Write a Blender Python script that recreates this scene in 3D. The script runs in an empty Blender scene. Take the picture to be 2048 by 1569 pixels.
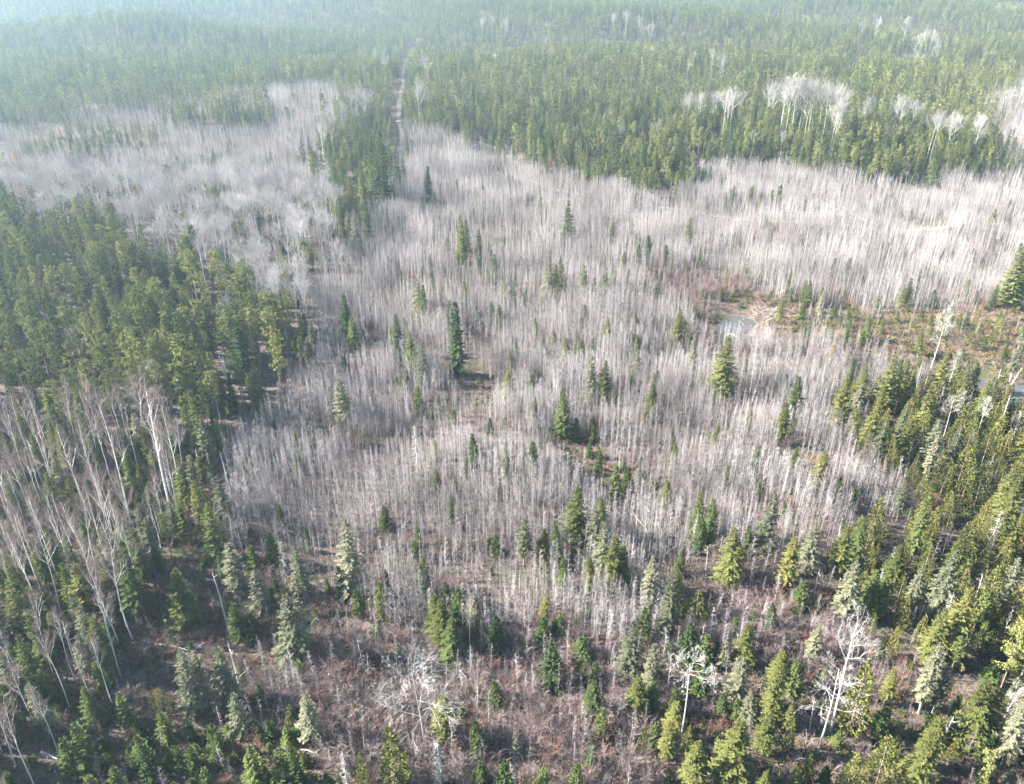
import bpy, math
import numpy as np

# ------------------------------------------------------------------ camera, world, sun, exposure
HC, PITCH, F = 100.0, math.radians(28.9), 1639.0           # camera height (m), pitch down, focal length (photo pixels)
CX, CY = 1024.0, 784.5
scene = bpy.context.scene
col = scene.collection
cam_d = bpy.data.cameras.new('camera')
cam = bpy.data.objects.new('camera', cam_d)
col.objects.link(cam)
cam.location = (0, 0, HC)
cam.rotation_euler = (math.radians(90) - PITCH, 0, 0)
cam_d.sensor_width = 36.0
cam_d.lens = 36.0 * F / 2048.0
cam_d.clip_start, cam_d.clip_end = 1.0, 20000.0
scene.camera = cam

SUN_EL, SUN_AZ = math.radians(29.0), math.radians(-84.0)   # azimuth measured from +Y towards +X: the sun stands to the left, a little ahead
sun_vec = (math.sin(SUN_AZ) * math.cos(SUN_EL), math.cos(SUN_AZ) * math.cos(SUN_EL), math.sin(SUN_EL))
world = bpy.data.worlds.new('World')
scene.world = world
world.use_nodes = True
wt = world.node_tree
sky = wt.nodes.new('ShaderNodeTexSky')
sky.sky_type = 'NISHITA'
sky.sun_disc = False
sky.sun_elevation, sky.sun_rotation = SUN_EL, SUN_AZ
sky.air_density, sky.dust_density, sky.ozone_density = 1.3, 0.2, 3.0
wt.nodes['Background'].inputs['Strength'].default_value = 0.052
wt.links.new(sky.outputs[0], wt.nodes['Background'].inputs[0])
sun_d = bpy.data.lights.new('sun', 'SUN')
sun_d.energy, sun_d.angle, sun_d.color = 5.0, math.radians(0.53), (1.0, 0.94, 0.85)
sun = bpy.data.objects.new('sun', sun_d)
col.objects.link(sun)
sun.location = (-60, 30, 160)
from mathutils import Vector
sun.rotation_euler = Vector(sun_vec).to_track_quat('Z', 'Y').to_euler()

scene.view_settings.view_transform = 'Standard'
scene.view_settings.look = 'None'
scene.view_settings.gamma = 1.0
scene.view_settings.use_curve_mapping = False
scene.view_settings.exposure = 2.65
cy = scene.cycles
cy.max_bounces, cy.diffuse_bounces, cy.glossy_bounces = 4, 2, 2
cy.transmission_bounces, cy.volume_bounces, cy.transparent_max_bounces = 2, 0, 8
cy.use_light_tree = False
cy.caustics_reflective = cy.caustics_refractive = False
cy.use_denoising = True
cy.denoiser = 'OPENIMAGEDENOISE'
cy.denoising_input_passes = 'RGB_ALBEDO_NORMAL'
cy.denoising_prefilter = 'ACCURATE'
scene.render.filter_size = 1.25
cy.use_adaptive_sampling = False

# ------------------------------------------------------------------ helpers: noise, terrain, projection
rng = np.random.default_rng(11)
def make_noise(seed, scale, n=14):
    r = np.random.default_rng(seed)
    a = r.uniform(0, 2 * np.pi, n); k = 2 * np.pi / scale * r.uniform(0.45, 1.8, n)
    kx, ky, ph = np.cos(a) * k, np.sin(a) * k, r.uniform(0, 6.28, n)
    def f(x, y):
        x = np.asarray(x, float); y = np.asarray(y, float)
        s = np.zeros(np.broadcast(x, y).shape)
        for i in range(n):
            s = s + np.sin(kx[i] * x + ky[i] * y + ph[i])
        return s / math.sqrt(n / 2)          # about unit variance
    return f
n_near, n_hill, n_hill2 = make_noise(1, 60), make_noise(2, 620), make_noise(5, 260)
n_dens, n_dens2, n_edge, n_edge2 = make_noise(3, 38), make_noise(4, 13), make_noise(6, 22), make_noise(7, 9)
def sstep(a, b, t):
    t = np.clip((np.asarray(t, float) - a) / (b - a), 0, 1)
    return t * t * (3 - 2 * t)
SC, CP, SP = None, math.cos(PITCH), math.sin(PITCH)
def ray(px, py):
    a, b = (px - CX) / F, (CY - py) / F
    return np.array([a, CP + b * SP, -SP + b * CP])
PONDS = []                                    # (x, y, radius) filled below from flat-ground positions
def flat(px, py):
    d = ray(px, py); t = HC / -d[2]
    return d[0] * t, d[1] * t
for px, py, r in ((1468, 650, 9.0), (1488, 628, 8.0), (1462, 676, 6.5), (1925, 738, 11.0), (1955, 752, 9.0), (2035, 790, 9.0)):
    PONDS.append((*flat(px, py), r))
def terrain(x, y):
    x = np.asarray(x, float); y = np.asarray(y, float)
    d = np.hypot(x, y)
    z = 0.55 * n_near(x, y) * sstep(0, 60, d)
    far = sstep(420, 1100, d)
    z = z + far * (9.0 * n_hill(x, y) + 2.5 * n_hill2(x, y)) + 26.0 * sstep(1200, 3200, d)
    for (cx, cy_, r) in PONDS:
        g = np.exp(-((x - cx) ** 2 + (y - cy_) ** 2) / (2 * (r * 0.75) ** 2))
        z = z - 0.9 * g
    return z
def project(x, y, z):
    dz = z - HC
    depth = y * CP - dz * SP
    up = y * SP + dz * CP
    return CX + F * x / depth, CY - F * up / depth
_T = np.concatenate([np.arange(60, 700, 1.0), np.arange(700, 4000, 4.0)])
def ground(px, py):
    """where the line of sight through a photo pixel meets the terrain"""
    d = ray(px, py)
    x, y, z = d[0] * _T, d[1] * _T, HC + d[2] * _T
    below = z - terrain(x, y)
    i = int(np.argmax(below < 0))
    if i == 0: i = len(_T) - 1
    a = below[i - 1] / (below[i - 1] - below[i] + 1e-9)
    t = _T[i - 1] + a * (_T[i] - _T[i - 1])
    x, y = d[0] * t, d[1] * t
    return x, y, float(terrain(x, y))
def height_to(x, y, z, ty):
    dz = z - HC
    depth, up = y * CP - dz * SP, y * SP + dz * CP
    k = (CY - ty) / F
    return (k * depth - up) / (CP + k * SP)

# ------------------------------------------------------------------ materials
def nd(t, typ, **kw):
    n = t.nodes.new(typ)
    for k, v in kw.items(): setattr(n, k, v)
    return n
def new_mat(name):
    m = bpy.data.materials.new(name); m.use_nodes = True
    t = m.node_tree; t.nodes.clear()
    return m, t, nd(t, 'ShaderNodeOutputMaterial')
def ramp(t, src, stops):
    r = nd(t, 'ShaderNodeValToRGB')
    e = r.color_ramp.elements
    while len(e) < len(stops): e.new(0.5)
    for i, (p, c) in enumerate(stops):
        e[i].position = p; e[i].color = (*c, 1)
    t.links.new(src, r.inputs[0])
    return r.outputs[0]
def foliage(name, c_lo, c_mid, c_hi, trans=0.14):
    """needles: the colour differs from tree to tree (per-object random) and from bough to bough (noise)"""
    m, t, out = new_mat(name)
    oi = nd(t, 'ShaderNodeObjectInfo')
    tc = nd(t, 'ShaderNodeTexCoord')
    nz = nd(t, 'ShaderNodeTexNoise'); nz.inputs['Scale'].default_value = 1.3; nz.inputs['Detail'].default_value = 2
    t.links.new(tc.outputs['Object'], nz.inputs['Vector'])
    mx = nd(t, 'ShaderNodeMath', operation='MULTIPLY_ADD'); mx.inputs[1].default_value = 0.80
    sb = nd(t, 'ShaderNodeMath', operation='MULTIPLY_ADD'); sb.inputs[1].default_value = 0.9; sb.inputs[2].default_value = -0.34
    t.links.new(nz.outputs['Fac'], sb.inputs[0])
    t.links.new(oi.outputs['Random'], mx.inputs[0]); t.links.new(sb.outputs[0], mx.inputs[2])
    c = ramp(t, mx.outputs[0], ((0.08, c_lo), (0.5, c_mid), (0.95, c_hi)))
    df = nd(t, 'ShaderNodeBsdfDiffuse'); tl = nd(t, 'ShaderNodeBsdfTranslucent'); ms = nd(t, 'ShaderNodeMixShader')
    ms.inputs[0].default_value = trans
    t.links.new(c, df.inputs[0]); t.links.new(c, tl.inputs[0])
    t.links.new(df.outputs[0], ms.inputs[1]); t.links.new(tl.outputs[0], ms.inputs[2])
    t.links.new(ms.outputs[0], out.inputs[0])
    return m
def bark(name, c_a, c_b, c_dark=None, scale=2.0, var=0.35, patch=0.0):
    m, t, out = new_mat(name)
    oi = nd(t, 'ShaderNodeObjectInfo'); tc = nd(t, 'ShaderNodeTexCoord')
    nz = nd(t, 'ShaderNodeTexNoise'); nz.inputs['Scale'].default_value = scale; nz.inputs['Detail'].default_value = 3
    t.links.new(tc.outputs['Object'], nz.inputs['Vector'])
    mx = nd(t, 'ShaderNodeMath', operation='MULTIPLY_ADD'); mx.inputs[1].default_value = var
    sb = nd(t, 'ShaderNodeMath', operation='MULTIPLY_ADD'); sb.inputs[1].default_value = 1.0; sb.inputs[2].default_value = -var / 2
    t.links.new(nz.outputs['Fac'], sb.inputs[0])
    t.links.new(oi.outputs['Random'], mx.inputs[0]); t.links.new(sb.outputs[0], mx.inputs[2])
    if patch:                                                   # groups of neighbouring stems share a tone
        pz = nd(t, 'ShaderNodeTexNoise'); pz.inputs['Scale'].default_value = 0.045; pz.inputs['Detail'].default_value = 3
        t.links.new(oi.outputs['Location'], pz.inputs['Vector'])
        pm = nd(t, 'ShaderNodeMath', operation='MULTIPLY_ADD'); pm.inputs[1].default_value = patch; pm.inputs[2].default_value = -patch / 2
        ad = nd(t, 'ShaderNodeMath', operation='ADD')
        t.links.new(pz.outputs['Fac'], pm.inputs[0]); t.links.new(pm.outputs[0], ad.inputs[0]); t.links.new(mx.outputs[0], ad.inputs[1])
        mx = ad
    stops = ((0.3, c_a), (0.7, c_b)) if c_dark is None else ((0.27, c_dark), (0.38, c_a), (0.75, c_b))
    c = ramp(t, mx.outputs[0], stops)
    df = nd(t, 'ShaderNodeBsdfDiffuse')
    t.links.new(c, df.inputs[0]); t.links.new(df.outputs[0], out.inputs[0])
    return m
M = {}
M['spruce'] = foliage('spruce_needles', (0.048, 0.072, 0.032), (0.095, 0.125, 0.045), (0.160, 0.180, 0.060))
M['lichen'] = foliage('lichen_needles', (0.090, 0.100, 0.062), (0.155, 0.162, 0.098), (0.225, 0.218, 0.140))
M['olive'] = foliage('olive_needles', (0.080, 0.094, 0.032), (0.140, 0.150, 0.050), (0.205, 0.198, 0.066))
M['pine'] = foliage('pine_needles', (0.090, 0.120, 0.045), (0.170, 0.195, 0.068), (0.265, 0.270, 0.095))
M['cedar'] = foliage('cedar_sprays', (0.070, 0.082, 0.026), (0.130, 0.140, 0.042), (0.205, 0.192, 0.056))
M['fir'] = foliage('fir_needles', (0.050, 0.080, 0.032), (0.095, 0.132, 0.044), (0.155, 0.188, 0.060))
M['far'] = foliage('forest_needles', (0.045, 0.072, 0.026), (0.085, 0.115, 0.036), (0.140, 0.165, 0.050))
M['yellow'] = foliage('yellow_leaves', (0.42, 0.26, 0.03), (0.55, 0.38, 0.05), (0.60, 0.46, 0.10), 0.4)
M['orange'] = foliage('orange_leaves', (0.35, 0.12, 0.03), (0.48, 0.20, 0.05), (0.55, 0.30, 0.08), 0.4)
M['pale_leaf'] = foliage('withered_leaves', (0.20, 0.19, 0.05), (0.30, 0.28, 0.08), (0.38, 0.34, 0.12), 0.4)
M['birch_bark'] = bark('birch_bark', (0.62, 0.58, 0.52), (0.82, 0.79, 0.74), (0.16, 0.13, 0.11), 3.0, 0.2)
M['aspen_bark'] = bark('aspen_bark', (0.27, 0.246, 0.238), (0.57, 0.535, 0.512), None, 1.5, 0.45, 1.1)
M['poplar_bark'] = bark('poplar_bark', (0.34, 0.325, 0.31), (0.54, 0.52, 0.50), None, 1.5, 0.4)
M['poplar_twig'] = bark('poplar_twigs', (0.26, 0.24, 0.235), (0.45, 0.42, 0.415), None, 1.0, 0.4)
M['bleached'] = bark('bleached_wood', (0.38, 0.36, 0.335), (0.58, 0.555, 0.52), None, 2.0, 0.2)
M['grey_wood'] = bark('grey_dead_wood', (0.30, 0.29, 0.27), (0.46, 0.44, 0.41), None, 2.0, 0.3)
M['dark_bark'] = bark('dark_bark', (0.07, 0.055, 0.045), (0.15, 0.12, 0.10), None, 3.0, 0.3)
M['pine_bark'] = bark('pine_bark', (0.14, 0.10, 0.08), (0.26, 0.20, 0.16), None, 3.0, 0.3)
M['birch_twig'] = bark('birch_twigs', (0.19, 0.135, 0.13), (0.30, 0.225, 0.215), None, 1.0, 0.4)
M['aspen_twig'] = bark('aspen_twigs', (0.175, 0.149, 0.148), (0.41, 0.368, 0.360), None, 1.0, 0.5, 1.1)
M['alder_twig'] = bark('alder_twigs', (0.14, 0.105, 0.10), (0.30, 0.235, 0.22), None, 0.8, 0.7)
M['red_twig'] = bark('reddish_twigs', (0.16, 0.08, 0.06), (0.30, 0.17, 0.13), None, 0.8, 0.6)
M['straw'] = bark('dry_grass', (0.30, 0.24, 0.14), (0.48, 0.40, 0.26), None, 0.8, 0.6)
M['stone'] = bark('pale_granite', (0.20, 0.195, 0.19), (0.36, 0.35, 0.335), None, 1.2, 0.3)

def ground_mat():
    m, t, out = new_mat('forest_floor')
    tc = nd(t, 'ShaderNodeTexCoord')
    def noise(scale, detail, rough=0.6):
        n = nd(t, 'ShaderNodeTexNoise')
        n.inputs['Scale'].default_value = scale; n.inputs['Detail'].default_value = detail; n.inputs['Roughness'].default_value = rough
        t.links.new(tc.outputs['Object'], n.inputs['Vector'])
        return n.outputs['Fac']
    litter = ramp(t, noise(1.6, 8, 0.75), ((0.30, (0.040, 0.032, 0.029)), (0.47, (0.105, 0.083, 0.072)), (0.60, (0.18, 0.145, 0.125)), (0.75, (0.32, 0.27, 0.22))))
    moss = ramp(t, noise(2.2, 7, 0.7), ((0.3, (0.03, 0.04, 0.018)), (0.7, (0.10, 0.115, 0.045))))
    rust = ramp(t, noise(2.9, 7, 0.7), ((0.3, (0.09, 0.04, 0.022)), (0.7, (0.27, 0.14, 0.07))))
    m1 = nd(t, 'ShaderNodeMix', data_type='RGBA'); m2 = nd(t, 'ShaderNodeMix', data_type='RGBA')
    f1 = ramp(t, noise(0.07, 5), ((0.52, (0, 0, 0)), (0.66, (0.75, 0.75, 0.75))))
    f2 = ramp(t, noise(0.11, 6), ((0.58, (0, 0, 0)), (0.70, (0.7, 0.7, 0.7))))
    t.links.new(f1, m1.inputs[0]); t.links.new(litter, m1.inputs[6]); t.links.new(moss, m1.inputs[7])
    t.links.new(f2, m2.inputs[0]); t.links.new(m1.outputs[2], m2.inputs[6]); t.links.new(rust, m2.inputs[7])
    bp = nd(t, 'ShaderNodeBump'); bp.inputs['Strength'].default_value = 0.9; bp.inputs['Distance'].default_value = 0.5
    t.links.new(noise(1.1, 9, 0.75), bp.inputs['Height'])
    df = nd(t, 'ShaderNodeBsdfDiffuse')
    t.links.new(m2.outputs[2], df.inputs[0]); t.links.new(bp.outputs[0], df.inputs['Normal'])
    t.links.new(df.outputs[0], out.inputs[0])
    return m
M['ground'] = ground_mat()
def track_mat(name, a, b, c):
    m, t, out = new_mat(name)
    tc = nd(t, 'ShaderNodeTexCoord'); n = nd(t, 'ShaderNodeTexNoise')
    n.inputs['Scale'].default_value = 0.7; n.inputs['Detail'].default_value = 8; n.inputs['Roughness'].default_value = 0.7
    t.links.new(tc.outputs['Object'], n.inputs['Vector'])
    df = nd(t, 'ShaderNodeBsdfDiffuse')
    t.links.new(ramp(t, n.outputs['Fac'], ((0.3, a), (0.5, b), (0.7, c))), df.inputs[0]); t.links.new(df.outputs[0], out.inputs[0])
    return m
M['road'] = track_mat('gravel_road', (0.09, 0.08, 0.07), (0.17, 0.15, 0.13), (0.25, 0.23, 0.20))
M['verge'] = track_mat('road_verge', (0.06, 0.045, 0.035), (0.12, 0.085, 0.065), (0.20, 0.14, 0.10))
M['trail'] = track_mat('sandy_trail', (0.12, 0.095, 0.075), (0.28, 0.235, 0.18), (0.42, 0.36, 0.28))
def water_mat():
    m, t, out = new_mat('pond_water')
    tc = nd(t, 'ShaderNodeTexCoord'); n = nd(t, 'ShaderNodeTexNoise')
    n.inputs['Scale'].default_value = 1.1; n.inputs['Detail'].default_value = 5
    t.links.new(tc.outputs['Object'], n.inputs['Vector'])
    p = nd(t, 'ShaderNodeBsdfPrincipled')
    p.inputs['Roughness'].default_value = 0.16
    p.inputs['IOR'].default_value = 1.33
    t.links.new(ramp(t, n.outputs['Fac'], ((0.35, (0.07, 0.066, 0.06)), (0.65, (0.10, 0.095, 0.088)))), p.inputs['Base Color'])
    bp = nd(t, 'ShaderNodeBump'); bp.inputs['Strength'].default_value = 0.12; bp.inputs['Distance'].default_value = 0.1
    n2 = nd(t, 'ShaderNodeTexNoise'); n2.inputs['Scale'].default_value = 4.0
    t.links.new(tc.outputs['Object'], n2.inputs['Vector']); t.links.new(n2.outputs['Fac'], bp.inputs['Height'])
    t.links.new(bp.outputs[0], p.inputs['Normal'])
    t.links.new(p.outputs[0], out.inputs[0])
    return m
M['water'] = water_mat()

# ------------------------------------------------------------------ mesh builder
def unit(v):
    return v / (np.linalg.norm(v) + 1e-9)
class MB:
    def __init__(s): s.v, s.f, s.m, s.mats = [], [], [], []
    def mi(s, key):
        if key not in s.mats: s.mats.append(key)
        return s.mats.index(key)
    def tube(s, pts, rad, key, sides=5, cap=False):
        k = s.mi(key); b = len(s.v); n = len(pts)
        for i in range(n):
            d = unit(np.subtract(pts[min(i + 1, n - 1)], pts[max(i - 1, 0)]))
            a = unit(np.cross(d, (0.31, 0.95, 0.05) if abs(d[2]) > 0.6 else (0, 0, 1))); c = np.cross(d, a)
            for j in range(sides):
                t = 2 * math.pi * j / sides
                s.v.append(tuple(np.asarray(pts[i]) + rad[i] * (math.cos(t) * a + math.sin(t) * c)))
        for i in range(n - 1):
            for j in range(sides):
                q = (j + 1) % sides
                s.f.append((b + i * sides + j, b + i * sides + q, b + (i + 1) * sides + q, b + (i + 1) * sides + j)); s.m.append(k)
        if cap:
            s.f.append(tuple(b + (n - 1) * sides + j for j in range(sides))); s.m.append(k)
    def spike(s, p, q, r, key):
        """a thin tapering three-sided twig"""
        k = s.mi(key); b = len(s.v)
        d = unit(np.subtract(q, p)); a = unit(np.cross(d, (0.3, 0.2, 0.93) if abs(d[2]) < 0.8 else (0.9, 0.3, 0.1))); c = np.cross(d, a)
        for j in range(3):
            t = 2.0944 * j
            s.v.append(tuple(p + r * (math.cos(t) * a + math.sin(t) * c)))
        s.v.append(tuple(q))
        for j in range(3):
            s.f.append((b + j, b + (j + 1) % 3, b + 3)); s.m.append(k)
    def leaf(s, p, d, w, side, key, mid=0.45):
        k = s.mi(key); b = len(s.v)
        s.v += [tuple(p), tuple(p + d * mid + side * w), tuple(p + d), tuple(p + d * mid - side * w)]
        s.f.append((b, b + 1, b + 2, b + 3)); s.m.append(k)
    def join(s, o):
        b = len(s.v); s.v += o.v
        mp = [s.mi(k) for k in o.mats]
        s.f += [tuple(i + b for i in f) for f in o.f]; s.m += [mp[i] for i in o.m]
        return s
    def mesh(s, name):
        me = bpy.data.meshes.new(name)
        me.from_pydata([tuple(map(float, v)) for v in s.v], [], s.f)
        for k in s.mats: me.materials.append(M[k])
        me.polygons.foreach_set('material_index', s.m)
        me.update()
        return me

# ------------------------------------------------------------------ tree generators (all return trunk builder, crown builder, nominal height)
Z = np.array([0, 0, 1.0])
def horiz(a): return np.array([math.cos(a), math.sin(a), 0.0])
def gen_spruce(seed, key, h=14.0, r=1.9, whorls=30, nb=6, stations=5, base=0.10, thin=0.0, shape=0.85, droop=1.0, trunk='dark_bark', wid=1.0, tip_dense=True, lean=0.0):
    R = np.random.default_rng(seed)
    tr, cr = MB(), MB()
    wob = R.normal(0, 0.05, 2)
    def axis(z): t = z / h; return np.array([wob[0] * math.sin(3 * t) + lean * t * t, wob[1] * math.sin(4 * t), z])
    zs = np.linspace(0, h, 6)
    tr.tube([axis(z) - (Z * 0.4 if z == 0 else 0) for z in zs], [0.011 * h * (1 - 0.96 * z / h) + 0.012 for z in zs], trunk, 5)
    gap_a, gap_z = R.uniform(0, 6.28), R.uniform(0.2, 0.6)
    for w in range(whorls):
        t = base + (1 - base) * ((w + R.uniform(-0.3, 0.3)) / whorls)
        if t > 0.985: continue
        L0 = r * (1 - t) ** shape * min(1.0, 0.55 + (t - base) * 4.0) + 0.13
        n = max(3, int(round(nb * (1.0 if t < 0.8 else 0.75))))
        a0 = R.uniform(0, 6.28)
        for b in range(n):
            a = a0 + 6.283 * b / n + R.normal(0, 0.22)
            L = L0 * R.uniform(0.50, 1.25)
            if R.random() < thin: continue
            if abs((a - gap_a + 3.14) % 6.28 - 3.14) < 0.5 and abs(t - gap_z) < 0.08: L *= 0.45
            el = (0.75 * t - 0.42 * droop * (1 - t)) + R.normal(0, 0.10)
            p0 = axis(t * h)
            o = horiz(a); sd = np.array([-o[1], o[0], 0])
            def pt(s):
                return p0 + o * (L * s * math.cos(el)) + Z * (L * (s * math.sin(el) - 0.16 * droop * s * s + 0.10 * s ** 3))
            cr.spike(p0, pt(0.9), 0.012 + 0.008 * L, trunk)
            for k in range(stations):
                s = 0.16 + 0.84 * (k + R.uniform(0.1, 0.9)) / stations
                p = pt(s)
                for sg in (-1, 1):
                    ll = (0.30 * L * (1.15 - 0.75 * s) + 0.14) * R.uniform(0.7, 1.25)
                    d = o * R.uniform(0.5, 0.9) + sd * sg * R.uniform(0.55, 0.95) + Z * R.uniform(-0.42, 0.10) * droop
                    d = unit(d) * ll
                    al = R.uniform(0.35, 1.45); nr = o * math.sin(al) + Z * math.cos(al) + R.normal(0, 0.22, 3); sv = unit(np.cross(d, nr))
                    cr.leaf(p, d, (0.055 + 0.13 * ll) * wid, sv, key)
            d = (pt(1.0) - pt(0.7)); d = unit(d) * (0.26 + 0.12 * L)
            cr.leaf(pt(0.85), d, 0.075 * wid, unit(np.cross(d, Z)), key)
    for k in range(10):
        a = R.uniform(0, 6.28); z = h * R.uniform(0.955, 1.0)
        d = horiz(a) * 0.13 + Z * 0.25
        cr.leaf(axis(z), d, 0.05 * wid, unit(np.cross(d, horiz(a + 1))), key)
    d = Z * 0.5
    cr.leaf(axis(h) - Z * 0.15, d, 0.045, np.array([1.0, 0, 0]), key); cr.leaf(axis(h) - Z * 0.15, d, 0.045, np.array([0, 1.0, 0]), key)
    return tr, cr, h
def gen_pine(seed, key='pine', h=16.0, r=2.3, crown=0.42, nbr=34, tufts=6, nn=7, ts=0.42, trunk='pine_bark', flat=0.8):
    R = np.random.default_rng(seed)
    tr, cr = MB(), MB()
    lx, ly = R.normal(0, 0.25, 2); ph = R.uniform(0, 6)
    def axis(z): t = z / h; return np.array([lx * t * t + 0.10 * math.sin(4 * t + ph), ly * t * t, z])
    zs = np.linspace(0, h * 0.99, 7)
    tr.tube([axis(z) - (Z * 0.4 if z == 0 else 0) for z in zs], [0.0095 * h * (1 - 0.9 * (z / h) ** 1.3) + 0.01 for z in zs], trunk, 5)
    for b in range(nbr):
        u = (b + R.uniform(0, 1)) / nbr
        t = crown + (0.99 - crown) * u
        a = b * 2.4 + R.normal(0, 0.5)
        prof = (math.sin(math.pi * min(1, 0.18 + 0.82 * (1 - u) ** 0.8)) ** 0.6) * (1 - 0.45 * u)
        L = r * prof * R.uniform(0.55, 1.2) + 0.25
        el = 0.15 + 0.75 * u + R.normal(0, 0.18)
        p0 = axis(t * h); o = horiz(a)
        tip = p0 + o * L * math.cos(el) + Z * L * math.sin(el)
        bend = p0 + (tip - p0) * 0.5 - Z * 0.12 * L
        cr.tube([p0, bend, tip], [0.03, 0.022, 0.008], trunk, 3)
        nt = max(2, int(tufts * (0.5 + 0.5 * L / r)))
        for k in range(nt):
            s = 0.38 + 0.62 * (k + R.uniform(0, 1)) / nt
            c = p0 + (tip - p0) * s - Z * 0.3 * L * s * (1 - s) + R.normal(0, 0.16 * L + 0.04, 3) * np.array([1, 1, flat * 0.6])
            for q in range(nn):
                d = unit(o * 0.35 + Z * 0.55 + R.normal(0, 0.62, 3)) * ts * R.uniform(0.65, 1.2)
                sv = unit(np.cross(d, unit(c - p0 + o * 0.4 + Z * 0.3) + R.normal(0, 0.42, 3)))
                cr.leaf(c + R.normal(0, 0.07, 3), d, ts * R.uniform(0.17, 0.30), sv, key)
    for k in range(nbr // 5):                                   # dead stubs below the crown
        t = R.uniform(0.18, crown); a = R.uniform(0, 6.28)
        p = axis(t * h); tr.spike(p, p + horiz(a) * R.uniform(0.4, 1.1) + Z * R.uniform(-0.2, 0.2), 0.02, trunk)
    return tr, cr, h
def gen_cedar(seed, key='cedar', h=9.0, r=1.7, n=900, ls=0.42, base=0.06, tops=1):
    R = np.random.default_rng(seed)
    tr, cr = MB(), MB()
    zs = np.linspace(0, h * 0.95, 5)
    tr.tube([np.array([0.05 * math.sin(z), 0, z - (0.4 if z == 0 else 0)]) for z in zs], [0.014 * h * (1 - 0.9 * z / h) + 0.01 for z in zs], 'pine_bark', 5)
    lob = [(R.uniform(0, 6.28), R.uniform(0.1, 0.9), R.uniform(0.12, 0.35)) for _ in range(16)]
    for k in range(n):
        t = base + (1 - base) * (1 - R.random() ** 0.62)
        a = R.uniform(0, 6.28)
        prof = (1 - t ** 1.25) ** 0.85 * min(1, 0.6 + 3 * (t - base))
        bump = 1.0
        for (la, lt, lw) in lob:
            bump += lw * math.exp(-(((a - la + 3.14) % 6.28 - 3.14) / 0.5) ** 2 - ((t - lt) / 0.07) ** 2)
        bump -= 0.22 * (0.5 + 0.5 * math.sin(5 * a + 17 * t + seed))
        rad = r * prof * bump * (0.55 + 0.45 * R.random() ** 0.4)
        o = horiz(a)
        p = o * rad + Z * (t * h)
        d = unit(o * R.uniform(0.35, 1.0) + Z * R.uniform(0.0, 0.9) + R.normal(0, 0.22, 3)) * ls * R.uniform(0.6, 1.25)
        sv = unit(np.cross(d, o + Z * R.uniform(0, 0.6) + R.normal(0, 0.4, 3)))
        cr.leaf(p - d * 0.3, d, ls * R.uniform(0.18, 0.30), sv, key)
    for k in range(26):
        t = R.uniform(0.08, 0.85); a = R.uniform(0, 6.28)
        cr.spike(Z * t * h, horiz(a) * r * 0.8 * (1 - t) + Z * (t * h + 0.3), 0.025, 'pine_bark')
    return tr, cr, h
def grow(R, mb, p, d, L, r, depth, key_w, key_t, spread, up, nchild, twig_n, tw_len, tw_r, sides=4):
    """a limb that bends, forks and ends in twigs"""
    seg = 3 if depth > 0 else 2
    pts, rad = [p], [r]
    q, dd = p, d
    for i in range(seg):
        dd = unit(dd + R.normal(0, 0.13, 3) + Z * up)
        q = q + dd * L / seg
        pts.append(q); rad.append(r * (1 - 0.62 * (i + 1) / seg))
    if depth >= 1: mb.tube(pts, rad, key_w, sides)
    else: mb.spike(p, q, r, key_w if depth > 0 else key_t)
    if depth > 0:
        for c in range(nchild):
            s = 0.30 + 0.70 * (c + R.uniform(0.2, 1)) / nchild
            i = min(seg - 1, int(s * seg)); f = s * seg - i
            pp = np.asarray(pts[i]) + (np.asarray(pts[i + 1]) - np.asarray(pts[i])) * min(1, f)
            ax = unit(R.normal(0, 1, 3)); ax = unit(np.cross(dd, ax))
            nd_ = unit(dd * math.cos(spread) + ax * math.sin(spread) * R.uniform(0.7, 1.3))
            grow(R, mb, pp, nd_, L * R.uniform(0.45, 0.72), rad[i] * 0.6, depth - 1, key_w, key_t, spread, up, nchild, twig_n, tw_len, tw_r, 3)
    else:
        for c in range(twig_n):
            s = R.uniform(0.15, 1.0)
            pp = p + (q - p) * s
            nd_ = unit(dd + R.normal(0, 0.55, 3) + Z * 0.1)
            mb.spike(pp, pp + nd_ * tw_len * R.uniform(0.5, 1.3), tw_r, key_t)
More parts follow.
